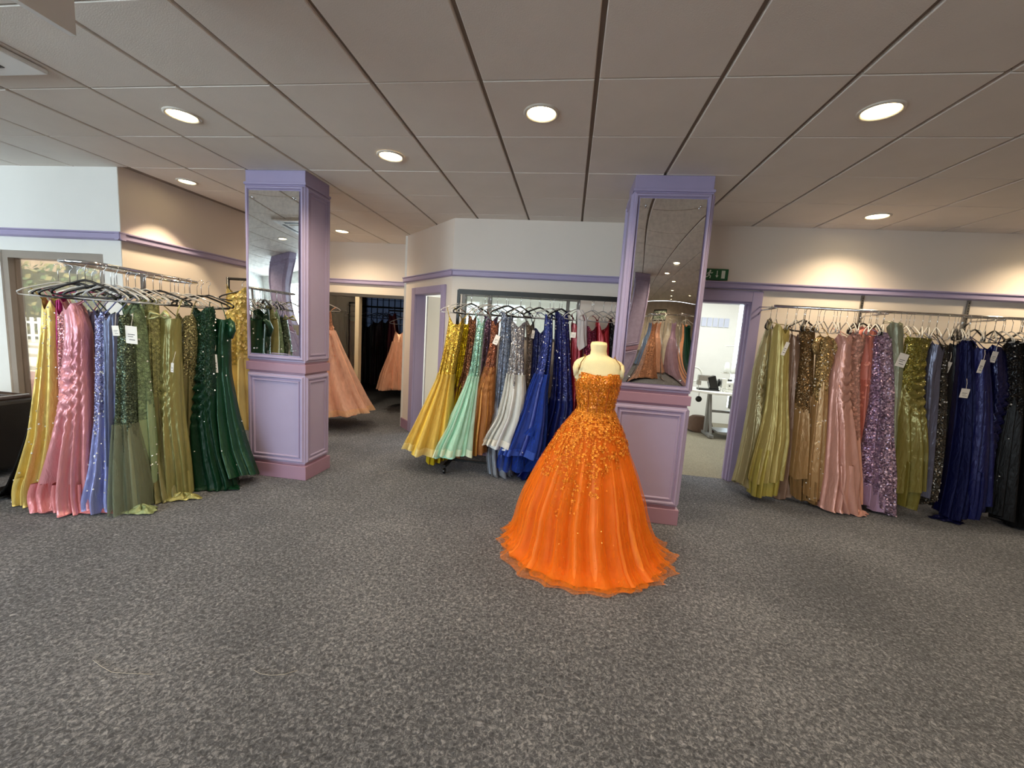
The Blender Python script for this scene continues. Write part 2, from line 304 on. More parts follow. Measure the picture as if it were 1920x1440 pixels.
# gown outlines in metres: hanging plane y, then rows of (height, left x, right x)
PROFILES = {
    'R1': (4.42, [(1.817,1.939,1.978),(1.658,1.91,1.99),(1.335,1.862,2.012),(0.953,1.861,2.043),(0.617,1.847,2.056),(0.329,1.831,2.032),(0.121,1.807,2.008)]),
    'R2': (4.3, [(1.775,1.94,2.082),(1.611,1.942,2.095),(1.315,1.953,2.112),(0.982,1.968,2.143),(0.657,1.941,2.177),(0.379,1.912,2.165),(0.222,1.902,2.161)]),
    'R3': (4.42, [(1.701,2.143,2.25),(1.305,2.188,2.296),(0.98,2.203,2.321),(0.65,2.218,2.347),(0.311,2.218,2.354),(0.011,2.212,2.349)]),
    'R4': (4.36, [(1.772,2.21,2.343),(1.525,2.25,2.364),(1.168,2.261,2.391),(0.672,2.276,2.442),(0.285,2.29,2.458)]),
    'R5': (4.3, [(1.698,2.346,2.462),(1.496,2.361,2.519),(1.33,2.375,2.483),(1.017,2.382,2.51),(0.698,2.389,2.533),(0.372,2.397,2.551),(0.1,2.42,2.574)]),
    'R6': (4.28, [(1.718,2.486,2.632),(1.598,2.522,2.632),(1.379,2.494,2.656),(1.086,2.505,2.691),(0.721,2.526,2.764),(0.456,2.536,2.828),(0.269,2.549,2.871)]),
    'R7': (4.36, [(1.749,2.65,2.802),(1.453,2.695,2.788),(1.09,2.741,2.835),(0.72,2.778,2.887),(0.291,2.853,2.968),(0.046,2.879,2.994)]),
    'R8': (4.46, [(1.811,2.788,2.938),(1.562,2.807,2.967),(1.406,2.846,2.983),(1.035,2.889,3.022),(0.711,2.924,3.054),(0.38,2.97,3.067),(0.073,2.991,3.088)]),
    'R9': (4.34, [(1.76,2.866,2.948),(1.366,2.897,2.988),(1.058,2.927,3.033),(0.742,2.93,3.064),(0.322,2.933,3.112),(0.05,2.95,3.129)]),
    'R10': (4.3, [(1.771,2.865,2.973),(1.373,2.938,3.042),(1.07,2.987,3.095),(0.76,3.022,3.132),(0.338,3.057,3.205),(0.036,3.091,3.239)]),
    'R11': (4.28, [(1.863,2.918,3.033),(1.43,3.006,3.095),(0.985,3.06,3.132),(0.614,3.111,3.183),(0.193,3.17,3.252)]),
    'R12': (4.28, [(1.729,3.066,3.319),(1.615,3.075,3.286),(1.49,3.087,3.272),(1.25,3.086,3.294),(0.986,3.098,3.334),(0.625,3.138,3.377),(0.274,3.162,3.402)]),
    'R13': (4.3, [(1.69,3.29,3.42),(1.402,3.299,3.418),(1.101,3.337,3.443),(0.794,3.366,3.469),(0.375,3.405,3.504),(0.205,3.412,3.511)]),
    'R14': (4.32, [(1.69,3.381,3.472),(1.409,3.425,3.503),(1.107,3.441,3.543),(0.798,3.454,3.574),(0.483,3.457,3.587),(0.166,3.456,3.586)]),
    'R15': (4.42, [(1.7,3.539,3.658),(1.413,3.58,3.687),(1.105,3.616,3.714),(0.791,3.638,3.733),(0.362,3.661,3.766),(0.109,3.658,3.764)]),
    'R16': (4.34, [(1.738,3.569,3.698),(1.424,3.598,3.771),(1.123,3.629,3.808),(0.817,3.648,3.846),(0.398,3.667,3.876),(0.061,3.658,3.867)]),
    'R17': (4.28, [(1.675,3.65,3.76),(1.434,3.677,3.804),(1.139,3.713,3.858),(0.839,3.736,3.904),(0.429,3.757,3.948),(0.209,3.774,3.966)]),
    'R18': (4.36, [(1.707,3.818,3.996),(1.442,3.849,4.029),(1.143,3.9,4.059),(0.837,3.925,4.072),(0.42,3.956,4.087),(0.126,3.964,4.096)]),
    'R19': (4.32, [(1.761,3.921,4.054),(1.159,4.013,4.148),(0.856,4.009,4.171),(0.444,4.015,4.196),(0.101,4.025,4.216)]),
    'R20': (4.4, [(1.721,4.067,4.194),(0.856,4.188,4.377),(0.441,4.222,4.43),(0.026,4.245,4.482)]),
    'R21': (4.32, [(1.77,4.059,4.19),(0.875,4.175,4.385),(0.471,4.222,4.463),(0.016,4.265,4.551)]),
    'M1': (4.18, [(1.654,-1.266,-1.094),(1.51,-1.282,-1.104),(1.283,-1.312,-1.138),(0.995,-1.365,-1.183),(0.76,-1.462,-1.183),(0.521,-1.561,-1.184),(0.327,-1.639,-1.187),(0.228,-1.673,-1.195)]),
    'M2': (4.34, [(1.648,-1.17,-1.076),(1.4,-1.2,-1.081),(0.974,-1.258,-1.119),(0.684,-1.312,-1.135),(0.241,-1.498,-1.249),(0.039,-1.506,-1.257)]),
    'M3': (4.36, [(1.704,-1.101,-1.013),(1.405,-1.121,-1.002),(1.021,-1.168,-1.03),(0.838,-1.245,-1.044),(0.564,-1.25,-1.073),(0.131,-1.256,-1.079)]),
    'M4': (4.16, [(1.664,-0.953,-0.869),(1.416,-0.979,-0.883),(1.136,-1.004,-0.896),(0.964,-1.047,-0.909),(0.731,-1.134,-0.92),(0.494,-1.241,-0.93),(0.324,-1.34,-0.933),(0.215,-1.378,-0.933)]),
    'M5': (4.34, [(1.704,-0.926,-0.775),(1.419,-0.927,-0.769),(1.07,-0.937,-0.79),(0.714,-0.947,-0.81),(0.2,-0.962,-0.78)]),
    'M6': (4.22, [(1.658,-0.824,-0.734),(1.369,-0.83,-0.739),(1.085,-0.883,-0.745),(0.939,-0.967,-0.748),(0.677,-0.994,-0.744),(0.41,-1.016,-0.775),(0.225,-1.021,-0.78)]),
    'M7': (4.26, [(1.749,-0.729,-0.594),(1.432,-0.732,-0.602),(1.092,-0.74,-0.609),(0.745,-0.749,-0.615),(0.451,-0.784,-0.591),(0.215,-0.8,-0.529),(-0.007,-0.763,-0.492)]),
    'M8': (4.16, [(1.659,-0.613,-0.449),(1.389,-0.59,-0.452),(1.113,-0.611,-0.433),(0.889,-0.636,-0.407),(0.66,-0.679,-0.425),(0.469,-0.776,-0.475),(0.349,-0.822,-0.501)]),
    'M9': (4.34, [(1.683,-0.48,-0.384),(1.392,-0.449,-0.352),(0.991,-0.444,-0.346),(0.519,-0.476,-0.348),(0.156,-0.512,-0.346)]),
    'M10': (4.34, [(1.611,-0.396,-0.255),(1.228,-0.391,-0.238),(0.881,-0.413,-0.235),(0.406,-0.457,-0.235),(0.04,-0.486,-0.25)]),
    'M11': (4.18, [(1.753,-0.267,-0.186),(1.463,-0.272,-0.164),(1.188,-0.307,-0.171),(0.963,-0.385,-0.187),(0.677,-0.478,-0.171),(0.413,-0.586,-0.18),(0.276,-0.635,-0.204)]),
    'M12': (4.28, [(1.798,-0.177,-0.03),(1.471,-0.163,0.013),(1.139,-0.154,0.057),(0.8,-0.161,0.101),(0.329,-0.263,0.077),(-0.03,-0.455,-0.066)]),
    'M13': (4.32, [(1.685,-0.004,0.144),(1.37,0.017,0.154),(1.034,0.033,0.172),(0.282,0.026,0.235),(0.102,0.011,0.239)]),
    'M14': (4.26, [(1.663,0.139,0.261),(1.382,0.146,0.286),(0.941,0.168,0.325),(0.139,0.152,0.396)]),
    'M15': (4.3, [(1.715,0.244,0.388),(1.498,0.258,0.408),(1.168,0.26,0.433),(0.138,0.266,0.505)]),
    'M16': (4.34, [(1.734,0.385,0.481),(1.395,0.384,0.503),(0.948,0.392,0.534),(0.135,0.381,0.576)]),
    'L0': (2.62, [(1.025,-4.014,-3.915),(0.64,-4.085,-3.949),(0.282,-4.197,-4.011),(0.074,-4.28,-4.06),(-0.061,-4.421,-4.124),(-0.152,-4.453,-4.156)]),
    'L1': (2.52, [(1.564,-3.803,-3.7),(1.245,-3.828,-3.701),(0.851,-3.884,-3.716),(0.526,-3.939,-3.748),(0.301,-4.015,-3.787),(0.136,-4.076,-3.821),(-0.037,-4.074,-3.819)]),
    'L2': (2.54, [(1.614,-3.749,-3.675),(1.326,-3.775,-3.681),(1.008,-3.78,-3.689),(0.68,-3.794,-3.717),(0.254,-3.846,-3.748)]),
    'L3': (2.54, [(1.509,-3.712,-3.614),(1.251,-3.72,-3.626),(1.012,-3.732,-3.642),(0.767,-3.743,-3.662),(0.343,-3.829,-3.711),(0.033,-3.921,-3.756)]),
    'L4': (2.48, [(1.554,-3.562,-3.44),(1.341,-3.553,-3.394),(1.11,-3.577,-3.412),(0.882,-3.605,-3.411),(0.565,-3.684,-3.425),(0.346,-3.756,-3.441),(0.123,-3.849,-3.439),(-0.045,-3.777,-3.418)]),
    'L5': (2.66, [(1.494,-3.715,-3.571),(1.252,-3.705,-3.584),(0.834,-3.718,-3.62),(0.313,-3.754,-3.658),(-0.094,-3.796,-3.683)]),
    'L6': (2.58, [(1.499,-3.524,-3.427),(1.183,-3.548,-3.445),(0.777,-3.56,-3.46),(0.321,-3.604,-3.478),(0.016,-3.638,-3.489)]),
    'L7': (2.52, [(1.507,-3.365,-3.28),(1.119,-3.384,-3.298),(0.72,-3.409,-3.311),(0.325,-3.456,-3.3),(0.061,-3.514,-3.284),(-0.017,-3.499,-3.269)]),
    'L8': (2.53, [(1.497,-3.303,-3.2),(1.123,-3.315,-3.224),(0.725,-3.333,-3.246),(0.314,-3.343,-3.249),(0.034,-3.348,-3.254)]),
    'L9': (2.58, [(1.493,-3.3,-3.174),(1.201,-3.301,-3.173),(0.718,-3.324,-3.188),(0.463,-3.331,-3.157),(0.134,-3.343,-3.123),(-0.02,-3.339,-3.119)]),
    'L10': (2.7, [(1.58,-3.358,-3.223),(1.358,-3.316,-3.198),(1.032,-3.302,-3.188),(0.696,-3.307,-3.168),(0.353,-3.293,-3.152),(-0.022,-3.287,-3.146)]),
    'L11': (2.8, [(1.616,-3.293,-3.197),(1.234,-3.309,-3.188),(0.675,-3.32,-3.186),(0.322,-3.314,-3.148),(-0.03,-3.323,-3.065)]),
    'L12': (2.88, [(1.472,-3.257,-3.087),(1.279,-3.297,-3.095),(0.931,-3.299,-3.1),(0.665,-3.292,-3.091),(0.305,-3.264,-3.056),(0.002,-3.249,-3.041)]),
    'L13': (3.02, [(1.514,-3.241,-3.1),(1.28,-3.225,-3.088),(0.916,-3.251,-3.122),(0.543,-3.272,-3.146),(0.111,-3.285,-3.157)]),
    'L14': (3.12, [(1.591,-3.189,-3.005),(1.282,-3.217,-3.009),(1.004,-3.232,-3.012),(0.624,-3.273,-2.992),(0.287,-3.292,-2.912),(0.021,-3.292,-2.812),(-0.038,-3.234,-2.845)]),
    'L15': (3.24, [(1.501,-3.124,-2.961),(1.285,-3.12,-2.982),(0.998,-3.134,-2.984),(0.611,-3.124,-2.918),(0.307,-3.099,-2.832),(0.083,-3.04,-2.739)]),
    'L16': (4.05, [(1.827,-3.719,-3.475),(1.472,-3.735,-3.468),(1.121,-3.75,-3.461),(0.764,-3.746,-3.441),(0.339,-3.743,-3.408),(0.279,-3.737,-3.402)]),
    'P1': (5.45, [(1.67,-3.568,-3.388),(1.459,-3.6,-3.37),(1.156,-3.649,-3.252),(0.774,-3.714,-3.083),(0.426,-3.781,-2.921),(0.246,-3.833,-2.811)]),
    'P2': (6.95, [(1.437,-3.072,-2.853),(1.061,-3.13,-2.731),(0.677,-3.231,-2.628),(0.416,-3.275,-2.559)]),
    'D1': (8.22, [(1.762,-5.061,-4.792),(1.332,-5.081,-4.762),(0.411,-5.198,-4.576),(-0.357,-5.293,-4.488)]),
    'D2': (8.3, [(1.615,-4.738,-4.494),(1.123,-4.78,-4.435),(-0.105,-4.825,-4.362)]),
    'D3': (8.35, [(1.52,-4.445,-4.201),(0.679,-4.478,-4.132),(-0.146,-4.512,-4.063)]),
    'D4': (8.3, [(1.612,-4.202,-3.961),(0.7,-4.205,-3.913),(-0.117,-4.236,-3.842)]),
    'D5': (8.2, [(1.774,-3.788,-3.623),(1.41,-3.813,-3.554),(0.736,-3.866,-3.45),(-0.064,-3.893,-3.34)]),
    'D6': (8.4, [(1.624,-4.033,-3.864),(0.704,-4.034,-3.813),(-0.12,-4.063,-3.741)]),
    'O': (2.85, [(1.301,0.047,0.349),(1.176,0.065,0.365),(1.033,0.088,0.353),(0.949,0.025,0.407),(0.795,-0.057,0.461),(0.599,-0.141,0.53),(0.37,-0.261,0.613),(0.196,-0.312,0.659),(0.077,-0.344,0.74)]),
}
# ------------------------------------------------------------------ the shell
CEIL = 2.815
struct('floor', MB().box(-9.2, 7.2, -10.2, 4.88, -0.1, 0).box(-4.4, -1.3, 4.88, 6.4, -0.1, 0).box(-6.1, -1.3, 6.4, 10.1, -0.1, 0), CARPET, 'charcoal grey speckled carpet across the shop floor')
struct('floor_workroom', MB().box(-1.3, 4.0, 4.88, 8.6, -0.1, 0), WORKFLOOR, 'worn beige floor of the white workroom beyond the doorway')

# ceiling: backing board with separate tiles below it, 0.6 m grid
def ceiling_exists(x, y):
    return not (x < -4.28 and y > 3.45)
ceil = struct('ceiling', MB().box(-9.2, 7.2, -10.2, 3.5, CEIL + 0.016, CEIL + 0.09).box(-4.35, 7.2, 3.5, 10.1, CEIL + 0.016, CEIL + 0.09).box(-6.2, -4.35, 6.4, 10.1, CEIL + 0.016, CEIL + 0.09), GROOVE,
              'suspended ceiling of pale square tiles with dark grid lines')
X0, Y0 = -0.569, 1.648
tile_mb = MB()
hx, hy, ch = 0.2885, 0.2965, 0.004
tile_mb.add([(-hx, -hy, ch), (hx, -hy, ch), (hx, hy, ch), (-hx, hy, ch), (-hx + ch, -hy + ch, 0), (hx - ch, -hy + ch, 0), (hx - ch, hy - ch, 0), (-hx + ch, hy - ch, 0),
             (-hx, -hy, 0.017), (hx, -hy, 0.017), (hx, hy, 0.017), (-hx, hy, 0.017)],
            [(7, 6, 5, 4), (0, 4, 5, 1), (1, 5, 6, 2), (2, 6, 7, 3), (3, 7, 4, 0), (0, 1, 9, 8), (1, 2, 10, 9), (2, 3, 11, 10), (3, 0, 8, 11)])
tile_me = tile_mb.mesh('ceiling_tile'); tile_me.materials.append(TILE)
def in_view(x, y, z=CEIL):
    d = Vector((x, y, z - 1.525)); c = d.dot(_f)
    if c < 0.15: return False
    return abs(d.dot(_r) / c) < 1.34 and abs(d.dot(_u) / c) < 1.06
rnd = random.Random(5)
rest = MB()
for i in range(-15, 13):
    for j in range(-20, 14):
        x, y = X0 + 0.6 * i + 0.3, Y0 + 0.6 * j + 0.3
        if not ceiling_exists(x, y) or x < -9 or x > 7 or y < -10: continue
        if y > 6.6: continue
        if in_view(x, y) and abs(x) < 6.5 and y < 6.5:
            o = bpy.data.objects.new('ceiling_tile', tile_me); COL.objects.link(o); o.parent = ceil
            o.location = (x, y, CEIL + rnd.uniform(-0.0012, 0.0012)); o.rotation_euler = (rnd.uniform(-.0015, .0015), rnd.uniform(-.0015, .0015), 0)
        else:
            rest.add([(px + x, py + y, pz + CEIL) for px, py, pz in tile_mb.v], tile_mb.f)
tag(rest.build('ceiling_tiles', TILE, ceil), kind='stuff')

YB = 4.82   # back wall face
struct('wall_back', MB().box(-1.44, -1.31, YB, YB + .12, 0, CEIL).box(-1.31, 0.09, YB, YB + .12, 1.97, CEIL).box(-1.31, 0.09, YB, YB + .12, 0, 1.45)
       .box(0.09, 1.06, YB, YB + .12, 0, CEIL).box(1.06, 1.935, YB, YB + .12, 2.03, CEIL).box(1.935, 7.2, YB, YB + .12, 0, CEIL), WALL, 'cream back wall with a lilac rail along it')
struct('wall_left', MB().box(-4.40, -4.28, 3.438, 6.5, 0, CEIL + .05), WALL, 'warm lit cream wall running back into the alcove')
struct('wall_front_left', MB().box(-9.2, -5.70, 3.435, 3.58, 0, CEIL).box(-5.70, -4.49, 3.435, 3.58, 2.02, CEIL).box(-4.49, -4.284, 3.435, 3.58, 0, CEIL)
       .box(-5.70, -4.49, 3.435, 3.58, 0, 0.42), paint('warm_white_wall', 'ece8e2', 0.55, 0.02, 0.03, 2.0), 'white wall around the side window on the far left')
# 45 degree wall with the purple door frame
S = math.sqrt(0.5)
ob = empty('wall_oblique', (-1.44, YB, 0), 'short angled cream wall between back wall and alcove'); ob.rotation_euler = (0, 0, 3 * PI / 4); ob['kind'] = 'structure'
# local x runs along the wall away from the corner, local y points into the shop
MB().box(0, 0.22, -0.12, 0, 0, CEIL).box(0.22, 1.03, -0.12, 0, 2.0, CEIL).box(1.03, 1.386, -0.12, 0, 0, CEIL).build('wall_panel', WALL, ob)
struct('wall_alcove', MB().box(-4.28, -2.42, 6.4, 6.5, 2.0, CEIL), WALL, 'cream header wall above the alcove opening')
struct('wall_divider', MB().box(-2.46, -2.36, 5.82, 10.0, 0, CEIL), WHITE, 'white partition behind the angled doorway')
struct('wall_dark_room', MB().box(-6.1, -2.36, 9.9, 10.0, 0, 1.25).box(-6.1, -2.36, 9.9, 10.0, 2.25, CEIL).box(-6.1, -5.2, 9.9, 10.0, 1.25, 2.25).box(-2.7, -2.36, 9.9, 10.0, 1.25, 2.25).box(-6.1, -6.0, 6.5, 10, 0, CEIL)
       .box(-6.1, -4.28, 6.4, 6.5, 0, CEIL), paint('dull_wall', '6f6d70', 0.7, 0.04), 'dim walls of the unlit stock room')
struct('wall_workroom', MB().box(-2.42, 3.16, 8.5, 8.6, 0, CEIL).box(3.16, 3.42, 8.5, 8.6, 0, 0.3).box(3.16, 3.42, 8.5, 8.6, 2.6, CEIL).box(3.42, 4.0, 8.5, 8.6, 0, CEIL)
       .box(3.9, 4.0, 4.94, 8.5, 0, CEIL), WHITE, 'white walls of the workroom')
struct('wall_right', MB().box(7.1, 7.2, -10.2, 4.82, 0, CEIL), WALL, 'cream side wall')
struct('wall_far_left', MB().box(-9.2, -9.1, -4.1, 3.5, 0, CEIL), WHITE, 'white side wall')
struct('wall_shopfront', MB().box(-9.2, -8.5, -4.1, -4.0, 0, CEIL).box(-5.3, -4.7, -4.1, -4.0, 0, CEIL).box(-1.5, -1.2, -4.1, -4.0, 0, CEIL)
       .box(-8.5, -5.3, -4.1, -4.0, 0, .45).box(-4.7, -1.5, -4.1, -4.0, 0, .45).box(-8.5, -5.3, -4.1, -4.0, 2.55, CEIL).box(-4.7, -1.5, -4.1, -4.0, 2.55, CEIL)
       .box(-1.3, -1.2, -10.2, -4.1, 0, CEIL), WHITE, 'white shopfront wall with display windows')
struct('wall_rear', MB().box(-1.3, 7.2, -10.2, -10.1, 0, CEIL), WALL, 'cream rear wall')
n_win = 0
def window(x0, x1, y, z0, z1, mat_frame, bars=(), fw=0.06, label=None, glassmat=None):
    global n_win; n_win += 1
    w = empty('window_%d' % n_win, ((x0 + x1) / 2, y, z0), label); w['kind'] = 'structure'
    cx = (x0 + x1) / 2; h = z1 - z0; hw = (x1 - x0) / 2
    MB().box(-hw, hw, -.05, .05, 0, fw).box(-hw, hw, -.05, .05, h - fw, h).box(-hw, -hw + fw, -.05, .05, fw, h - fw).box(hw - fw, hw, -.05, .05, fw, h - fw).build('window_frame', mat_frame, w)
    for b in bars: MB().box(b - cx - .02, b - cx + .02, -.04, .04, fw, h - fw).build('mullion', mat_frame, w)
    MB().box(-hw + fw, hw - fw, -.004, .004, fw, h - fw).build('pane', glassmat or GLASS, w)
    return w
window(-8.5, -5.3, -4.05, .45, 2.55, WHITE, (-6.9,), label='shopfront display window')
window(-4.7, -1.5, -4.05, .45, 2.55, WHITE, (-3.1,), label='shopfront display window beside the other')
ALU = paint('bronze_aluminium', '9a8c80', 0.4, 0.05, 0.0)
window(-5.70, -4.49, 3.50, .42, 2.02, ALU, (), 0.07, 'side window in a grey aluminium frame looking to the street', glass('street_glass', 'e9e4da', 0.16))
DARKFRAME = paint('dark_frame', '46423f', 0.45, 0.05, 0.0)
window(-1.31, 0.09, 4.88, 1.45, 1.97, paint('grey_frame', '6d6a66', 0.45, 0.04, 0), (-0.98, -0.05), 0.035, 'internal window into the bright workroom behind the dress rack')
window(3.16, 3.42, 8.55, .3, 2.6, WHITE, (), 0.03, 'tall narrow bright window of the workroom')
# strip of small high panes on the workroom wall
w = empty('window_6', (2.72, 8.49, 1.98), 'row of small square pale panes high on workroom wall'); w['kind'] = 'structure'
PALE = paint('pale_blue_pane', 'd3d9ee', 0.25, 0.02, 0)
for k in range(6):
    MB().box(-.30 + k * .105, -.30 + k * .105 + .085, -.012, 0.0, -.085, .085).build('pane', PALE, w)
# barred window of the stock room
w = empty('window_7', (-3.95, 9.9, 1.25), 'barred window dimly lit at the back of the stock room'); w['kind'] = 'structure'
MB().box(-1.25, 1.25, .04, .05, 0, 1.0).build('pane', glass('dimmed_glass', '8e98a8', 0.1, 0.2, 0.82), w)  # grey, mostly opaque pane colour stands in for dim daylight
for k in range(17): MB().box(-1.25 + k * .155, -1.235 + k * .155, -.01, .01, 0, 1.0).build('bar', BLACKMETAL, w)
for k in range(5): MB().box(-1.25, 1.25, -.018, -.002, .08 + k * .2, .092 + k * .2).build('bar', BLACKMETAL, w)

# lilac rail round the room, with a small ledge
def rail(n, p0, p1, side, label):
    p0 = Vector(p0); p1 = Vector(p1); d = (p1 - p0).normalized(); nrm = Vector(side).normalized()
    mb = MB()
    prof = [(0, 2.150), (0.035, 2.150), (0.05, 2.162), (0.05, 2.205), (0.062, 2.210), (0.062, 2.222), (0, 2.222)]
    v = []; 
    for p in (p0, p1):
        v += [(p.x + nrm.x * a, p.y + nrm.y * a, z) for a, z in prof]
    m = len(prof)
    f = [(i, (i + 1) % m, m + (i + 1) % m, m + i) for i in range(m)] + [tuple(range(m)), tuple(reversed(range(m, 2 * m)))]
    mb.add(v, f); struct('trim_%d' % n, mb, LILAC, label)
rail(1, (-1.44, YB, 0), (7.1, YB, 0), (0, -1, 0), 'lilac picture rail along the back wall')
rail(2, (-1.40, YB - .025, 0), (-2.44, YB + .98 + .035, 0), (-1, -1, 0), 'lilac picture rail on the angled wall')
rail(3, (-4.28, 6.4, 0), (-2.42, 6.4, 0), (0, -1, 0), 'lilac picture rail across the alcove header')
rail(4, (-4.28, 3.38, 0), (-4.28, 6.4, 0), (1, 0, 0), 'lilac picture rail along the alcove side wall')
rail(5, (-9.1, 3.435, 0), (-4.22, 3.435, 0), (0, -1, 0), 'lilac picture rail on the window wall')
# skirting
struct('baseboard_left', MB().box(-4.28, -4.262, 3.435, 6.4, 0, .14), MAUVE, 'mauve skirting board in the alcove')
struct('baseboard_back', MB().box(-1.44, 1.0, YB - .018, YB, 0, .14).box(2.03, 7.1, YB - .018, YB, 0, .14), MAUVE, 'mauve skirting board along the back wall')
MB().box(1.125, 1.40, 0, 0.02, 0, .14).build('skirting', MAUVE, ob)

# angled doorway: purple architrave and reveal
dr = empty('door_1', (-1.44, YB, 0), 'lilac framed doorway in the angled wall', None); dr.rotation_euler = (0, 0, 3 * PI / 4); dr['kind'] = 'structure'
MB().box(0.135, 0.235, 0, .028, 0, 2.06).build('architrave', LILAC, dr, bevel=.006)
MB().box(1.01, 1.125, 0, .028, 0, 2.06).build('architrave', LILAC, dr, bevel=.006)
MB().box(0.235, 1.01, 0, .028, 1.965, 2.06).build('architrave', LILAC, dr, bevel=.006)
MB().box(0.22, 0.235, -.14, 0, 0, 1.965).build('reveal', LILAC, dr)
MB().box(1.01, 1.03, -.14, 0, 0, 1.965).build('reveal', LILAC, dr)
MB().box(0.235, 1.01, -.14, 0, 1.965, 2.0).build('reveal', LILAC, dr)
# white door leaf standing open inside
MB().box(0.955, 0.995, -.93, -.15, 0.01, 1.96).build('door_leaf', paint('ivory_gloss', 'efeadb', 0.35, 0.01, 0.02), dr, bevel=.003)
MB().tube([(0.955, -.88, 1.0), (0.925, -.88, 1.0), (0.925, -.80, 1.0)], .008).build('door_handle', CHROME, dr, True)

# workroom doorway beside the right pillar
dr = empty('door_2', (1.5, YB, 0), 'dark lilac framed doorway into the workroom'); dr['kind'] = 'structure'
MB().box(.42, .525, -.025, 0, 0, 2.14).build('architrave', LILAC, dr, bevel=.006)
MB().box(-.54, -.44, -.025, 0, 0, 2.14).build('architrave', LILAC, dr, bevel=.006)
MB().box(-.44, .42, -.025, 0, 2.02, 2.14).build('architrave', LILAC, dr, bevel=.006)
MB().box(.405, .43, 0, .14, 0, 2.02).build('reveal', LILAC, dr)
MB().box(-.44, -.425, 0, .14, 0, 2.02).build('reveal', LILAC, dr)
MB().box(-.425, .405, 0, .14, 2.0, 2.03).build('reveal', LILAC, dr)
MB().box(.385, .405, .05, .075, 0, 2.0).build('door_stop', LILAC, dr)

# alcove opening: dark header bar, pale post, fixed glass on the left
dr = empty('door_3', (-3.5, 6.4, 0), 'open stock room front with a pale post and fixed glass'); dr['kind'] = 'structure'
CREAM = paint('cream_post', 'd8cbb0', 0.5, 0.03, 0.03)
MB().box(-.78, 1.06, -.02, .08, 1.95, 2.0).build('header_bar', DARKFRAME, dr)
MB().box(-.035, .035, -.02, .08, 0, 1.95).build('post', CREAM, dr, bevel=.004)
MB().box(-.78, -.035, 0, .06, 0, .07).build('bottom_rail', CREAM, dr)
MB().box(-.76, -.035, .03, .036, .07, 1.95).build('pane', GLASS, dr)

# ------------------------------------------------------------------ downlights
LAMP = emissive('lamp_lens', 'ffe9b0', 9.0)
RIM = paint('downlight_rim', 'd9cfc2', 0.35, 0.02, 0)
def downlight(x, y, label, power=42, size=155, blend=0.6, r=.085, color=(1.0, 0.80, 0.53), z=CEIL):
    t = empty('ceiling_downlight', (x, y, z), label, 'ceiling light', 'recessed ceiling downlights')
    MB().lathe([(r + .02, 0.0), (r + .019, -.007), (r + .006, -.011), (r, -.007), (r - .004, -.002)], 36, cap=False).build('rim', RIM, t, True)
    v, f = disc(r - .002, -.0035); MB().add(v, [tuple(reversed(f[0]))]).build('lens', LAMP, t)
    l = bpy.data.lights.new('downlight_lamp', 'SPOT'); l.energy = power; l.color = color; l.spot_size = math.radians(size); l.spot_blend = blend; l.shadow_soft_size = .07
    o = bpy.data.objects.new('downlight_lamp', l); o.location = (0, 0, -.03); o.parent = t; COL.objects.link(o)
    return t
downlight(-0.27, 2.56, 'round downlight glowing above the orange gown')
downlight(-2.66, 2.555, 'round downlight above the coloured gowns rack on the left')
downlight(-1.475, 3.155, 'round downlight between the two lilac pillars')
downlight(-3.905, 3.78, 'small downlight close to the alcove side wall', 46, 82, 0.12, .07)
downlight(-3.355, 5.66, 'small downlight deep in the alcove', 55, 155, 0.9)
downlight(1.53, 2.555, 'largest round downlight in front of the right pillar')
downlight(2.725, 4.36, 'downlight close to the wall above the wall rail of gowns', 50, 135, 0.9)
downlight(4.53, 4.36, 'downlight out beyond the right edge by the wall rail', 50, 135, 0.9)
for k, (x, y) in enumerate([(-4.5, .9), (-2.67, .15), (-.87, -.45), (1.53, .75), (1.53, -.45), (2.13, -1.65), (2.73, -4.05), (3.33, -6.45), (4.5, -2.2), (4.5, 1.35), (.93, -2.85), (4.5, -5.2), (1.53, -8.2), (3.9, -8.6), (5.7, -3.6), (-6.3, .15), (-5.1, -2.0), (.9, -6.4)]):  # rear downlights, several of them added to brighten the room the mirrors show
    downlight(x, y, ['downlight reflected high in the right mirror', 'downlight of the rear set, partly added to brighten the mirrored room'][k % 2 if k < 2 else 1], 42)

# ------------------------------------------------------------------ air conditioning cassette and hanging panel, top left
ac = empty('air_conditioner', (-3.42, 1.66, CEIL), 'white ceiling air conditioning cassette at the upper left edge', 'air conditioner')
MB().box(-.42, .42, -.42, .42, -.028, -.002).build('fascia', WHITE, ac, bevel=.008)
MB().box(-.22, .22, -.22, .22, -.034, -.027).build('intake_grille', paint('grille_white', 'd8d5cf', 0.5, 0.02, 0), ac)
for sx, sy, a, b in ((0, -.32, .24, .025), (0, .32, .24, .025), (-.32, 0, .025, .24), (.32, 0, .025, .24)):
    MB().box(sx - a, sx + a, sy - b, sy + b, -.031, -.0275).build('air_slot', INK, ac)
hp = empty('hanging_panel', (-1.84, .6, 2.475), 'plain white board hanging from the ceiling at the top left corner', 'panel')
MB().box(-.012, .012, -.75, .755, 0, .30).build('board', WHITE, hp)
for y in (-.6, .6): MB().tube([(0, y, .30), (0, y, CEIL - 2.475)], .003, 6).build('cord', STEEL, hp)

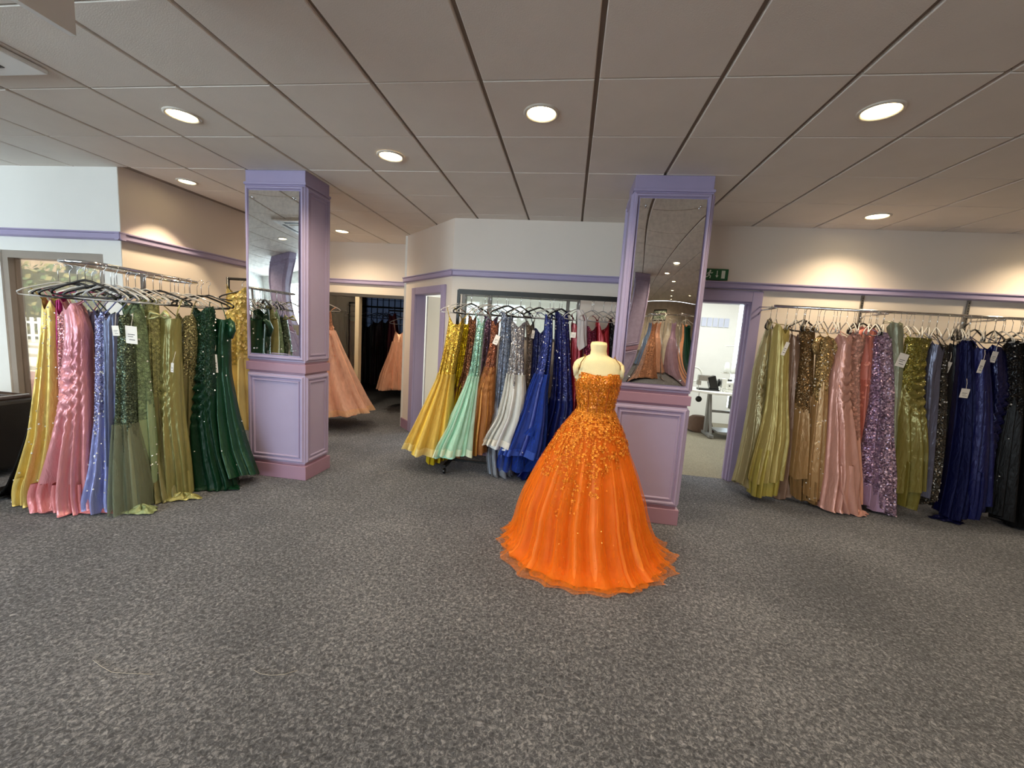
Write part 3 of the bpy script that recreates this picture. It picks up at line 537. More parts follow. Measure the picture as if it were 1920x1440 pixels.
# ------------------------------------------------------------------ pillars with mirrors
def frame_ring(mb, x0, x1, z0, z1, w, y0, y1):
    """a mitred rectangular moulding in the x-z plane; y0 outer (proud), y1 back"""
    a = [(x0, z0), (x1, z0), (x1, z1), (x0, z1)]; b = [(x0 + w, z0 + w), (x1 - w, z0 + w), (x1 - w, z1 - w), (x0 + w, z1 - w)]
    v = [(x, y1, z) for x, z in a] + [(x, y0, z) for x, z in [(x0 + w * .35, z0 + w * .35), (x1 - w * .35, z0 + w * .35), (x1 - w * .35, z1 - w * .35), (x0 + w * .35, z1 - w * .35)]] \
        + [(x, y0, z) for x, z in [(x0 + w * .7, z0 + w * .7), (x1 - w * .7, z0 + w * .7), (x1 - w * .7, z1 - w * .7), (x0 + w * .7, z1 - w * .7)]] + [(x, y1, z) for x, z in b]
    f = []
    for k in range(3):
        for i in range(4):
            j = (i + 1) % 4
            f.append((k * 4 + i, k * 4 + j, k * 4 + 4 + j, k * 4 + 4 + i))
    mb.add(v, f)
def mirror_mesh(w, h, bulge, waves, seed):
    nx, nz = 20, 60; v = []; f = []
    rr = random.Random(seed); ph = [rr.uniform(0, 6.28) for _ in range(4)]
    for j in range(nz + 1):
        for i in range(nx + 1):
            x = (i / nx - .5) * 2; z = (j / nz - .5) * 2
            d = bulge * (1 - z * z) * (0.6 + 0.4 * (1 - x * x)) + waves * (math.sin(3.4 * z + ph[0]) * .6 + math.sin(5.3 * z + 1.3 * x + ph[1]) * .35)
            v.append((x * w / 2, -d, (z + 1) * h / 2))
    top = max(p[1] for p in v); v = [(p[0], p[1] - top - .0015, p[2]) for p in v]
    for j in range(nz):
        for i in range(nx):
            a = j * (nx + 1) + i
            f.append((a, a + 1, a + nx + 2, a + nx + 1))
    return MB().add(v, f)
def pillar(x0, x1, y0, y1, label, seed, bulge, waves):
    cx, cy = (x0 + x1) / 2, (y0 + y1) / 2; hw, hd = (x1 - x0) / 2, (y1 - y0) / 2
    t = empty('pillar', (cx, cy, 0), label, 'pillar', 'mirrored lilac pillars')
    MB().box(-hw + .03, hw - .03, -hd + .03, hd - .03, 0, CEIL - .001).build('core', LILAC, t)
    def blk(n, m, e, z0, z1, bv=.004): MB().box(-hw - e, hw + e, -hd - e, hd + e, z0, z1).build(n, m, t, bevel=bv)
    blk('plinth', MAUVE, .012, 0, .135)
    blk('lower_shaft', LILAC, -.004, .155, 1.005)
    blk('dado_band', MAUVE, .006, 1.025, 1.105)
    blk('upper_shaft', LILAC, -.004, 1.125, 2.69)
    blk('shadow_gap', MAUVE, -.014, .135, .155, 0); blk('shadow_gap', MAUVE, -.014, 1.005, 1.025, 0); blk('shadow_gap', MAUVE, -.014, 1.105, 1.125, 0)
    blk('cornice', LILAC, .004, 2.69, 2.712); blk('frieze', LILAC, -.008, 2.712, CEIL - .001)
    # mouldings on all four faces
    for face in range(4):
        w = hw if face % 2 == 0 else hd; dd = hd if face % 2 == 0 else hw
        rot = Matrix.Rotation(face * PI / 2, 4, 'Z')
        for z0, z1, nm in ((.165, .995, 'lower_panel_moulding'), (1.14, 2.68, 'upper_panel_moulding')):
            mb = MB(); frame_ring(mb, -w + .012, w - .012, z0, z1, .035, -dd - .012, -dd + .004); frame_ring(mb, -w + .055, w - .055, z0 + .045, z1 - .045, .022, -dd - .008, -dd + .004)
            mb.v = [tuple(rot @ Vector(p)) for p in mb.v]
            mb.build(nm, LILAC, t)
    m = mirror_mesh(2 * hw - .108, 1.45, bulge, waves, seed).build('mirror', MIRROR, t, True, loc=(0, -hd - .006, 1.185))
    MB().box(-hw + .05, hw - .05, -.004, .0, -.012, 1.447).build('mirror_backing', LILAC, m, loc=(0, .0055, 0))
    for sx in (-1, 1):
        for z in (.045, 1.39):
            MB().lathe([(.008, 0), (.008, .004), (.004, .007)], 12).build('mirror_screw', CHROME, m, True, loc=(sx * (hw - .10), -bulge * .5 - waves - .006, z)).rotation_euler = (PI / 2, 0, 0)
    return t
pillar(-2.99, -2.392, 3.45, 3.83, 'left lilac panelled pillar with a tall wavy mirror', 3, .012, .005)
pillar(.405, 1.012, 3.45, 3.83, 'right lilac panelled pillar with mirror behind the orange gown', 8, .028, .002)
pillar(-5.75, -5.15, -.75, -.37, 'lilac pillar seen reflected in the left pillar mirror', 4, .008, .002)
pillar(.35, .95, -1.2, -.82, 'lilac pillar reflected at the edge of the right pillar mirror', 5, .004, .002)

# ------------------------------------------------------------------ exit sign
ex = empty('exit_sign', (1.52, YB - .03, 2.235), 'green emergency exit sign with running figure above the doorway', 'exit sign')
GREEN = paint('exit_green', '0f5a30', 0.4, 0.03, 0); SIGNWHITE = paint('sign_white', 'dfe8dc', 0.4, 0.0, 0)
MB().box(-.115, .115, -.012, .012, 0, .118).build('sign_plate', GREEN, ex, bevel=.002)
mb = MB()
# running figure: head, body, limbs
mb.add([(-.072 + .009 * math.cos(a), -.0135, .096 + .009 * math.sin(a)) for a in [k * PI / 6 for k in range(12)]], [tuple(range(12))])
for a, b_, w_ in [((-.076, .085), (-.084, .052), .008), ((-.076, .082), (-.056, .070), .004), ((-.056, .070), (-.046, .078), .0035), ((-.076, .082), (-.096, .072), .004), ((-.096, .072), (-.100, .060), .0035),
                  ((-.084, .054), (-.066, .040), .005), ((-.066, .040), (-.070, .020), .0045), ((-.084, .054), (-.094, .034), .005), ((-.094, .034), (-.108, .030), .0045)]:
    d = Vector((b_[0] - a[0], 0, b_[1] - a[1])).normalized(); nn = Vector((-d.z, 0, d.x)) * w_
    A = Vector((a[0], -.0135, a[1])) - d * w_ * .6; B = Vector((b_[0], -.0135, b_[1])) + d * w_ * .6
    mb.add([A - nn, B - nn, B + nn, A + nn], [(0, 1, 2, 3)])
mb.build('running_figure', SIGNWHITE, ex)
MB().add([(-.004, -.0135, .098), (-.004, -.0135, .045), (.004, -.0135, .045), (.004, -.0135, .098)], [(0, 1, 2, 3)]).add([(-.016, -.0135, .048), (0, -.0135, .024), (.016, -.0135, .048)], [(0, 1, 2)]).build('arrow', SIGNWHITE, ex)
MB().add([(.045, -.0135, .018), (.082, -.0135, .018), (.082, -.0135, .1), (.045, -.0135, .1)], [(0, 1, 2, 3)]).build('door_symbol', SIGNWHITE, ex)
# ------------------------------------------------------------------ garments
def interp(prof, z):
    """prof: descending z rows (z, xl, xr); smooth interpolation"""
    zs = np.array([p[0] for p in prof])[::-1]; a = np.array([p[1] for p in prof])[::-1]; b = np.array([p[2] for p in prof])[::-1]
    return np.interp(z, zs, a), np.interp(z, zs, b)
def smooth_rows(zs, vals, k=2):
    for _ in range(k):
        v = vals.copy(); v[1:-1] = .25 * vals[:-2] + .5 * vals[1:-1] + .25 * vals[2:]; vals = v
    return vals
def grid_faces(nr, ns, r0=0, r1=None):
    r1 = nr - 1 if r1 is None else r1
    i = np.arange(r0, r1)[:, None]; k = np.arange(ns)[None, :]; l = (k + 1) % ns
    return np.stack([i * ns + k, (i + 1) * ns + k, (i + 1) * ns + l, i * ns + l], -1).reshape(-1, 4)
def mesh_from(name, V, F, mat):
    used = np.unique(F); remap = -np.ones(len(V), int); remap[used] = np.arange(len(used))
    V = V[used]; F = remap[F]
    me = bpy.data.meshes.new(name)
    me.vertices.add(len(V)); me.vertices.foreach_set('co', V.astype(np.float32).ravel())
    me.loops.add(F.size); me.loops.foreach_set('vertex_index', F.astype(np.int32).ravel())
    me.polygons.add(len(F)); me.polygons.foreach_set('loop_start', np.arange(0, F.size, 4, dtype=np.int32))
    me.update(calc_edges=True); me.validate()
    me.polygons.foreach_set('use_smooth', np.ones(len(me.polygons), dtype=bool))
    me.materials.append(mat)
    return me
def link_mesh(name, me, parent):
    o = bpy.data.objects.new(name, me); COL.objects.link(o); o.parent = parent; return o

def cloth_tube(prof, Y, yaw=0.0, thick=0.10, folds=11, amp=0.22, waist=0.45, neck='sweet', dip=0.05, drape=0.0, hemwave=0.03, puddle=0.0,
               seed=0, rows=58, segs=104, flare_folds=1.0, grow=1.0, sway=0.0):
    """hanging gown surface. returns V (nr*ns,3) in world, z per row and silhouettes"""
    rr = np.random.RandomState(seed)
    ztop, zbot = prof[0][0], prof[-1][0]
    s = np.linspace(0, 1, rows); z = ztop + (zbot - ztop) * s
    xl, xr = interp(prof, z); xl = smooth_rows(z, xl, 4); xr = smooth_rows(z, xr, 4)
    cx = (xl + xr) / 2; half = np.maximum((xr - xl) / 2, .012) * grow
    cyaw, syaw = math.cos(yaw), math.sin(yaw)
    hd = np.minimum(thick * (0.55 + 0.75 * s), np.maximum(half * 0.9, .03)) * grow
    half0 = half; half = half * .93
    hw = np.sqrt(np.maximum(half ** 2 - (hd * syaw) ** 2, (half * .35) ** 2)) / max(cyaw, .3)
    t = np.linspace(0, 2 * PI, segs, endpoint=False)
    T, Sg = np.meshgrid(t, s)
    below = np.clip((Sg - waist * .35) / (1 - waist * .35), 0, 1)
    ph = rr.uniform(0, 6.28, 6)
    phase = folds * T + ph[0] + 1.5 * np.sin(2 * T + ph[1] + .6 * Sg) + 1.0 * np.sin(3 * T + ph[2] + 1.8 * Sg) + sway * below
    mod = .55 + .45 * np.cos(3 * T + ph[4]) * np.cos(T + ph[5])
    F = (.35 * np.cos(phase) + .75 * (2 * np.abs(np.sin(phase / 2 + .4)) ** .75 - 1.1)) * mod
    phase2 = max(4, int(folds * .6)) * T + ph[3] + .7 * np.sin(T + ph[4] + 3 * Sg)
    F2 = np.cos(phase2)
    A = (amp * 1.35 * below ** .7 + .05 * (Sg > .03)) * flare_folds
    if drape:
        zz = z[:, None] - .13 * np.cos(T) ** 2
        band = np.exp(-((Sg - waist * 1.05) / .16) ** 2)
        A = A * (1 - .85 * band * np.maximum(np.sin(T), 0) ** .5)
        D = .85 * drape * band * np.sin(2 * PI * zz / .085 + ph[5] + np.cos(T) * .8)
    else: D = 0
    R = 1 + A * (F * .9 + F2 * .25) 
    c, sn = np.cos(T), np.sin(T)
    ex = .82
    cc = np.sign(c) * np.abs(c) ** ex; ss = np.sign(sn) * np.abs(sn) ** ex
    lx = hw[:, None] * cc * (1 + (R - 1) * .55) 
    ly = -hd[:, None] * ss * R - D * np.maximum(ss, 0) ** 1.5 - .085 * A / max(amp, .05) * F * np.abs(ss) * np.minimum(1, hd[:, None] / .09)
    zg = np.repeat(z[:, None], segs, 1)
    # neckline
    topf = np.clip(1 - Sg / .16, 0, 1) ** 1.3
    front = np.maximum(sn, 0) ** .5; back = np.maximum(-sn, 0) ** .5
    ac = np.abs(c)
    if neck == 'sweet': shape = front * (.35 + .65 * np.abs(np.cos(2 * T)) ** 1.5 * 0 + .65 * np.clip(1 - ac * 1.8, 0, 1)) * .9 + back * .9
    elif neck == 'v': shape = front * np.clip(1.15 - ac * 1.25, 0, 1.1) + back * .8
    elif neck == 'off': shape = front * .35 + back * .35
    else: shape = front * .12 + back * .3
    zg = zg - dip * 1.6 * shape * topf
    # hem
    hf = np.clip((Sg - .82) / .18, 0, 1)
    zg = zg + hemwave * hf * (F * .8 + np.sin(2 * T + ph[2]) * .9)
    if puddle:
        pf = np.clip((Sg - .93) / .07, 0, 1)
        lx = lx * (1 + puddle * pf * (1 + .25 * F)); ly = ly * (1 + puddle * 1.4 * pf * (1 + .25 * F2))
        zg = np.where(pf > 0, np.minimum(zg, .05 + .02 * F - .03 * pf), zg)
    zg = np.maximum(zg, .006 + .004 * (1 + F2) * (Sg > .9))
    X = cx[:, None] + lx * cyaw - ly * syaw; Yg = Y + lx * syaw + ly * cyaw
    V = np.stack([X, Yg, zg], -1)
    return V, z, cx, half

def hanger(hx, hy, hz, yaw, black, label, group, halfw=.20):
    """hook over the rail at (hx,hy,hz), sloping arms and a trouser bar"""
    t = empty('clothes_hanger', (hx, hy, hz), label, 'hanger', group, yaw)
    mat = BLACKPLASTIC if black else CLEARPLASTIC
    pts = [(0, 0, -.135), (0, 0, -.052)] + [(.019 * math.sin(a), 0, -.014 - .019 * math.cos(a) - .006) for a in [0.25 + k * 4.3 / 9 for k in range(10)]]
    MB().tube(pts, .0022, 6).build('hook', CHROME, t, True)
    w = halfw; r = .008 if black else .005
    arm = [(x_ * w, 0, z_) for x_, z_ in ((-1, -.232), (-1.02, -.214), (-.9, -.196), (-.5, -.162), (-.15, -.136), (0, -.130), (.15, -.136), (.5, -.162), (.9, -.196), (1.02, -.214), (1, -.232))]
    MB().tube(arm, r, 6).build('shoulder_bar', mat, t, True)
    MB().tube([(-w, 0, -.232), (-w * .5, 0, -.240), (w * .5, 0, -.240), (w, 0, -.232)], r * .8, 6).build('lower_bar', mat, t, True)
    return t

def stones(V, ns, r0, r1, count, size, seed, name, mat, parent, origin, flat=False):
    """small faceted pieces fixed on the fabric, one part"""
    rr = random.Random(seed); nr = len(V) // ns; mb = MB()
    for _ in range(count):
        i = min(nr - 2, int((r0 + (r1 - r0) * rr.random()) * nr)); k = rr.randrange(ns)
        p = Vector(V[i * ns + k]); q = Vector(V[(i + 1) * ns + k]); u = Vector(V[i * ns + (k + 1) % ns])
        n = (q - p).cross(u - p)
        if n.length < 1e-9: continue
        n.normalize(); n = -n
        cen = p + (q - p) * rr.random() + (u - p) * rr.random()
        a = n.orthogonal().normalized(); b = n.cross(a); sz = size * rr.uniform(.7, 1.4); ang = rr.random() * 6.28
        a, b = a * math.cos(ang) + b * math.sin(ang), b * math.cos(ang) - a * math.sin(ang)
        o = Vector(origin)
        if flat:   # little five petal flower
            v = []; f = []
            for j in range(5):
                w0 = 2 * PI * j / 5
                d0 = a * math.cos(w0) + b * math.sin(w0); d1 = a * math.cos(w0 + .75) + b * math.sin(w0 + .75); d2 = a * math.cos(w0 - .75) + b * math.sin(w0 - .75)
                base = len(v)
                v += [cen - o + n * sz * .1, cen - o + d1 * sz * .6 + n * sz * .3, cen - o + d0 * sz + n * sz * rr.uniform(.3, .8), cen - o + d2 * sz * .6 + n * sz * .3]
                f += [(base, base + 1, base + 2, base + 3)]
            mb.add(v, f)
        else:
            v = [cen - o + a * sz, cen - o + b * sz, cen - o - a * sz, cen - o - b * sz, cen - o + n * sz * .8]
            mb.add(v, [(0, 1, 4), (1, 2, 4), (2, 3, 4), (3, 0, 4)])
    return tag(mb.build(name, mat, parent), kind='stuff')

RHINE = metal('rhinestone', 'fbfbff', 0.15, 0.25)
def gown(key, label, prof, Y, bodice, skirt, waist=.4, yaw=0.0, thick=.10, hookpos=None, railz=None, black=False, group=None, straps=True, tags=(), over=None, sparkle=0,
         flowers=None, short=None, rows=58, segs=104, sleeves=False, strapmat=None, belt=False, hanger_group=None, hang=True, lining=None, raily=None, hangyaw=None, train=None, name='evening_gown', **kw):
    seed = sum(ord(ch) * (i + 3) for i, ch in enumerate(str(key))) % 9973
    rr = random.Random(seed)
    z0 = prof[-1][0]; cx0 = (prof[-1][1] + prof[-1][2]) / 2
    org = (cx0, Y, max(0, z0))
    t = empty(name, org, label, 'dress', group)
    V, zr, cx, half = cloth_tube(prof, Y, yaw=yaw, thick=thick, waist=waist, seed=seed, rows=rows, segs=segs, **kw)
    nr, ns = V.shape[:2]; P = V.reshape(-1, 3); L = P - np.array(org)
    cut = max(3, int(waist * nr))
    FA = grid_faces(nr, ns); ri = FA[:, 0] // ns; th = (FA[:, 0] % ns) * 2 * PI / ns
    edge = cut + (0 if bodice is skirt else 1) * np.round(2.2 * np.cos(2 * th + seed) + 1.6 * np.cos(5 * th + 2 * seed) + 1.0 * np.cos(11 * th)).astype(int)
    edge = np.clip(edge, 2, nr - 3)
    link_mesh('bodice', mesh_from('bodice', L, FA[ri < edge], bodice), t)
    sk = link_mesh('skirt', mesh_from('skirt', L, FA[ri >= edge], skirt), t)
    if lining:   # inner layer showing below the hem
        kl = dict(kw); kl['amp'] = kw.get('amp', .22) * 1.3; kl['folds'] = kw.get('folds', 11) + 3; kl['hemwave'] = .02; kl['drape'] = 0; kl['puddle'] = 0
        lining = tuple(lining) + (0.0,)
        lowz = max(.004, z0 - lining[1]); pl = list(prof) + [(lowz, prof[-1][1] + .01 + lining[2], prof[-1][2] - .005 + lining[2])]
        V3, *_ = cloth_tube(pl, Y, yaw=yaw, thick=thick * .95, waist=waist, seed=seed + 13, rows=rows, segs=segs, grow=.9, **kl)
        link_mesh('lining', mesh_from('lining', V3.reshape(-1, 3) - np.array(org), grid_faces(nr, ns, int((.86 if lining[1] < .08 else .72) * nr), nr - 1), lining[0]), t)
    if train:   # cloth pooled on the carpet: centre x, y, half length, half width, turn, material
        tx, ty, tl, tw, ta, tm = train; rt = np.random.RandomState(seed + 5); q = rt.uniform(0, 6.28, 4)
        A_, B_ = np.meshgrid(np.linspace(0, 2 * PI, 48, endpoint=False), np.linspace(1, .05, 12))
        rad = B_ * (1 + .18 * np.cos(3 * A_ + q[0]) + .10 * np.cos(7 * A_ + q[1]))
        lx, ly = tl * rad * np.cos(A_), tw * rad * np.sin(A_)
        hz = .006 + .030 * (1 - B_ ** 2) * (1 + .6 * np.cos(5 * A_ + 6 * B_ + q[2])) + .010 * np.abs(np.sin(4 * A_ + 9 * B_ + q[3]))
        W = np.stack([tx + lx * math.cos(ta) - ly * math.sin(ta) - org[0], ty + lx * math.sin(ta) + ly * math.cos(ta) - org[1], hz - org[2]], -1).reshape(-1, 3)
        link_mesh('train', mesh_from('train', W, grid_faces(12, 48)[:, ::-1], tm), t)
    if belt:
        ring = [tuple(L[cut * ns + k]) for k in range(0, ns, 2)]
        MB().tube(ring, .009, 6, True).build('waistband', belt if not isinstance(belt, bool) else bodice, t, True)
    if over:   # translucent outer layer over the lower part: (start, material, grow, extra)
        st, om, gr = over[:3]
        kw2 = dict(kw); kw2['folds'] = kw.get('folds', 11) + 4; kw2['amp'] = kw.get('amp', .22) * 1.15
        V2, _, _, _ = cloth_tube(prof, Y, yaw=yaw, thick=thick * 1.12, waist=waist, seed=seed + 7, rows=rows, segs=segs, grow=gr, **kw2)
        L2 = V2.reshape(-1, 3) - np.array(org)
        c2 = int(st * nr)
        link_mesh('tulle_overlay', mesh_from('tulle_overlay', L2, grid_faces(nr, ns, c2, nr - 4), om), t)
        link_mesh('hem_band', mesh_from('hem_band', L2, grid_faces(nr, ns, nr - 4, nr - 1), over[3] if len(over) > 3 else om), t)
    if sparkle: stones(P, ns, .02, .98, sparkle, .0068, seed, 'rhinestones', RHINE, t, org)
    if flowers:
        n, size, fm, a, b = flowers
        stones(P, ns, a, b, n, size, seed + 1, 'flower_applique', fm, t, org, True)
    if sleeves:   # off the shoulder sleeve bands
        for sgn in (-1, 1):
            k = 0 if sgn > 0 else ns // 2
            c0 = Vector(L[2 * ns + k]); MB().tube([c0 + Vector((0, 0, .02)), c0 + Vector((sgn * .035, -.02, .0)), c0 + Vector((sgn * .05, -.03, -.06)), c0 + Vector((sgn * .03, -.03, -.13))], [.02, .028, .03, .022], 10).build('sleeve', strapmat or bodice, t, True)
    for (dx, dz, w, h, an) in tags:   # swing tags: world x, world z, size
        i = int(np.clip(np.searchsorted(-zr, -dz), 0, nr - 1)); yf = V[i, :, 1].min()
        tg = MB().box(-w / 2, w / 2, -.0008, .0008, -h, 0).build('swing_tag', PAPER, t, loc=(dx - org[0], yf - .022 - org[1], dz + h / 2 - org[2])); tg.rotation_euler = (0.06, an, .1)
        MB().tube([(0, .0, -.006), (.004, .010, .05), (0, .022, .09)], .0012, 5).build('tag_string', PAPER, tg)
        if h > .05: MB().box(-w * .3, w * .3, -.0013, -.0009, -h * .5, -h * .46).box(-w * .3, w * .15, -.0013, -.0009, -h * .62, -h * .585).box(-w * .2, w * .3, -.0013, -.0009, -h * .8, -h * .76).build('tag_print', INK, tg)
    if hang and railz is not None:
        hxp = cx[0] if hookpos is None else hookpos
        hy = Y if raily is None else raily
        sh = short or label
        hyaw = yaw + rr.choice((.35, .55, .75)) if hangyaw is None else hangyaw
        hh = hanger(hxp, hy, railz + .006, hyaw, black, ('black' if black else 'clear') + ' plastic hanger holding the ' + sh, hanger_group)
        if straps:
            for sgn in (-1, 1):
                k = int((0.06 if sgn > 0 else .44) * ns)
                a = Vector(L[0 * ns + k]); w = .14
                b = Vector((hxp + sgn * w * math.cos(hyaw) - org[0], hy + sgn * w * math.sin(hyaw) - org[1], railz - .178 - org[2]))
                if b.z < a.z + .01: b.z = a.z + .01
                mid = (a + b) / 2 + Vector((0, -.004, 0))
                mb = MB(); mb.tube([a + Vector((0, 0, -.02)), mid, b, b + Vector((0, .008, -.01))], .0042, 6); mb.build('strap', strapmat or bodice, t, True)
    return t

GL = 'gowns on the rounded chrome rack'; GM = 'gowns on the black rail by the back wall'; GR = 'gowns on the long wall rail'
HL = 'hangers on the rounded chrome rack'; HM = 'hangers on the black middle rail'; HR = 'hangers on the long wall rail'
def PR(k): return PROFILES[k][1], PROFILES[k][0]

# ---- left rack
RZL = 1.80
def leftg(k, label, bod, sk, short, black=False, hookdx=0.0, railz=RZL, **kw):
    p, Y = PR(k); cx = (p[0][1] + p[0][2]) / 2
    kw.setdefault('group', GL); kw.setdefault('hanger_group', HL)
    return gown(k, label, p, Y, bod, sk, hookpos=cx + hookdx, railz=railz, black=black, short=short, **kw)
leftg('L0', 'black gown pooling on the carpet beside the leather armchair', satin('0d0d0f'), satin('0d0d0f'), 'black gown', hang=False, puddle=.25, waist=.2)
leftg('L1', 'pale yellow beaded gown at the left end of the chrome rack', satin('e6cb74'), satin('e6cb74'), 'pale yellow gown', sparkle=150, waist=.3, neck='v', folds=7, amp=.26, hookdx=.07, lining=(satin('e6cb74'), .05), train=(-3.78, 2.50, .12, .06, 0, satin('e6cb74')))
leftg('L2', 'bright magenta gown squeezed between yellow and pink ones', satin('a81266'), satin('a81266'), 'magenta gown', True, hookdx=.1, neck='v', folds=8)
leftg('L3', 'thin pink glitter gown between the magenta and the pink satin', sequin('d4949c'), satin('cf8f98'), 'pink glitter gown', folds=8, hookdx=.05)
leftg('L4', 'pink satin gown with ruched bodice and pooled coral hem', satin('cf8b98'), satin('d8929b'), 'pink satin gown', True, drape=.022, folds=9, amp=.30, puddle=.04, waist=.36, hookdx=.04, lining=(satin('d8858a'), .05), train=(-3.44, 2.46, .20, .08, .05, satin('d8858a')))
leftg('L5', 'dusty mauve pink gown right behind the pink satin', satin('b67682'), satin('b67682'), 'mauve pink gown', folds=8)
leftg('L6', 'smooth periwinkle satin gown with a draped waist', satin('8d8cb4'), satin('8d8cb4'), 'periwinkle satin gown', drape=.015, folds=7, tags=[(-3.37, 1.386, .03, .085, .1)])
leftg('L7', 'periwinkle glitter gown covered in tiny rhinestones', sequin('8286b4', 190), satin('8a92cc', .3), 'periwinkle glitter gown', True, sparkle=260, folds=8, amp=.28, waist=.55, tags=[(-3.15, 1.361, .05, .07, -.05)])
leftg('L8', 'slate blue grey gown beside the periwinkle glitter', satin('5d6684'), satin('616a90'), 'slate blue gown', folds=8)
leftg('L9', 'dark grey green sequinned gown with a sheer sage skirt', sequin('4d5b4a'), satin('79826a', .5), 'grey green sequinned gown', True, waist=.62, folds=9, amp=.26, tags=[(-3.067, 1.337, .085, .125, .05)], over=(.55, tulle('8a9380', .45), 1.06), hookdx=-.05, train=(-3.10, 2.53, .11, .07, .35, satin('8c9a70', .4)))
leftg('L10', 'sage green beaded gown with a pale mint lining', lace('7f9a76'), satin('93aa84', .4), 'sage green gown', folds=8, waist=.5, hookdx=-.03, sparkle=60, lining=(satin('9fc0a0', .35), .05))
leftg('L11', 'olive beaded gown with slim straps', lace('8f9260'), satin('84835c', .34), 'olive beaded gown', True, folds=9, amp=.25, waist=.5, hookdx=-.06)
leftg('L12', 'strapless olive satin gown with a bow at the bodice', satin('8e8c58', .28), satin('8e8c58', .28), 'olive satin gown', True, folds=8, amp=.3, neck='straight', tags=[(-3.049, 1.084, .022, .075, .15)], drape=.012, hookdx=-.08, lining=(satin('a5a268', .28), .05), train=(-3.04, 2.80, .13, .06, .3, satin('928f58', .28)))
leftg('L13', 'muted olive sequinned gown next to the dark green ones', sequin('7d7a58'), satin('77744f'), 'olive sequinned gown', folds=7, hookdx=-.1)
leftg('L14', 'dark green gown with swagged waist and trailing hem', sequin('0e3221', 200, .4, .3), satin('0c2f1f', .32), 'dark green swagged gown', folds=13, amp=.2, drape=.03, waist=.42, puddle=.05, sparkle=70, hookdx=-.14, train=(-2.98, 3.06, .20, .09, .35, satin('0c2f1f', .32)))
leftg('L15', 'emerald gown with off shoulder sleeves nearest the left pillar', satin('0e4029', .3), satin('0e4029', .3), 'emerald gown', True, folds=10, amp=.26, neck='off', sleeves=True, sparkle=50, tags=[(-3.022, 1.096, .04, .16, 0)], hookdx=-.2)
# bow on the olive satin gown
b = MB(); pb = PROFILES['L12']; bx = -3.08
b.tube([(0, 0, 0), (.06, -.02, .03), (.10, -.02, -.01), (.05, -.01, -.015), (0, 0, 0)], [.006, .014, .012, .012, .006], 8).tube([(0, 0, 0), (-.06, -.02, .02), (-.09, -.015, -.03), (-.04, -.01, -.02), (0, 0, 0)], [.006, .013, .012, .011, .006], 8)
_l12 = [o for o in bpy.data.objects if o.get('label', '').startswith('strapless olive satin')][0]
b.build('bow', satin('b0ad78', .3), _l12, True, loc=(bx + .03 - _l12.location.x, 2.70 - _l12.location.y, 1.485 - _l12.location.z))
# pale yellow lace gown on the black rack behind the left pillar
p, Y = PR('L16')
gown('L16', 'pale yellow lace gown half hidden behind the left pillar', p, Y, lace('e6c766', 28), satin('e8cd7c', .5), waist=.5, folds=9, hookpos=-3.55, railz=1.91, black=True, short='pale yellow lace gown', flowers=(240, .02, satin('e9cf83', .5), .02, .5), neck='v')

# rounded chrome rack
rk = empty('garment_rack', (-3.45, 2.9, 0), 'chrome rack with rounded loop rail full of colourful gowns', 'garment rack')
def loop_pts():
    a = Vector((-3.10, 2.32, 0)); c = Vector((-3.50, 3.50, 0)); d = (c - a).normalized(); n = Vector((-d.y, d.x, 0)); w = .24
    r = .10; pts = []
    cor = [(a, d, n), (c, n, -d), (c + n * w, -d, -n), (a + n * w, -n, d)]
    P4 = [a, c, c + n * w, a + n * w]
    for i in range(4):
        p = P4[i]; prv = P4[i - 1]; nx = P4[(i + 1) % 4]
        d0 = (p - prv).normalized(); d1 = (nx - p).normalized()
        for k in range(7):
            u = k / 6 * PI / 2
            pts.append(p - d0 * r * (1 - math.sin(u)) + d1 * r * (1 - math.cos(u)))
    return pts, a, c, n, w, d
lp, la, lc, ln_, lw, ldir = loop_pts()
off = Vector((3.45, -2.9, 0))
MB().tube([q + off + Vector((0, 0, RZL)) for q in lp], .013, 10, True).build('loop_rail', CHROME, rk, True)
for s_ in (.52,):
    q = la.lerp(lc, s_) + ln_ * lw / 2 + off
    MB().tube([q + Vector((0, 0, .03)), q + Vector((0, 0, RZL))], .016, 12).build('post', CHROME, rk, True)
    MB().tube([q - ln_ * lw / 2 + Vector((0, 0, RZL)), q + ln_ * lw / 2 + Vector((0, 0, RZL))], .010, 8).build('cross_bar', CHROME, rk, True)
    MB().tube([q - ln_ * .22 + Vector((0, 0, .03)), q + ln_ * .22 + Vector((0, 0, .03))], .016, 10).build('foot', CHROME, rk, True); MB().tube([q - ldir * .35 + Vector((0, 0, .03)), q + ldir * .35 + Vector((0, 0, .03))], .016, 10).build('foot', CHROME, rk, True)
# empty hangers on the chrome rack
rr = random.Random(11)
for i in range(12):
    s_ = .06 + i * .08; q = la.lerp(lc, s_)
    hanger(q.x + rr.uniform(-.01, .01), q.y, RZL + .006, rr.uniform(-.25, .35), False, 'empty clear plastic hanger on the chrome loop rail', 'clear hangers on the chrome loop rail', .16)
for (s_, lab) in ((0.0, 'empty black hanger sticking out at the left end of chrome rack'), (.97, 'empty black hanger sticking out at the pillar end of chrome rack')):
    q = la.lerp(lc, s_); hanger(q.x + (-.12 if s_ < .5 else .1), q.y + (.03 if s_ < .5 else .0), RZL + .02, .12, True, lab, HL, .23)
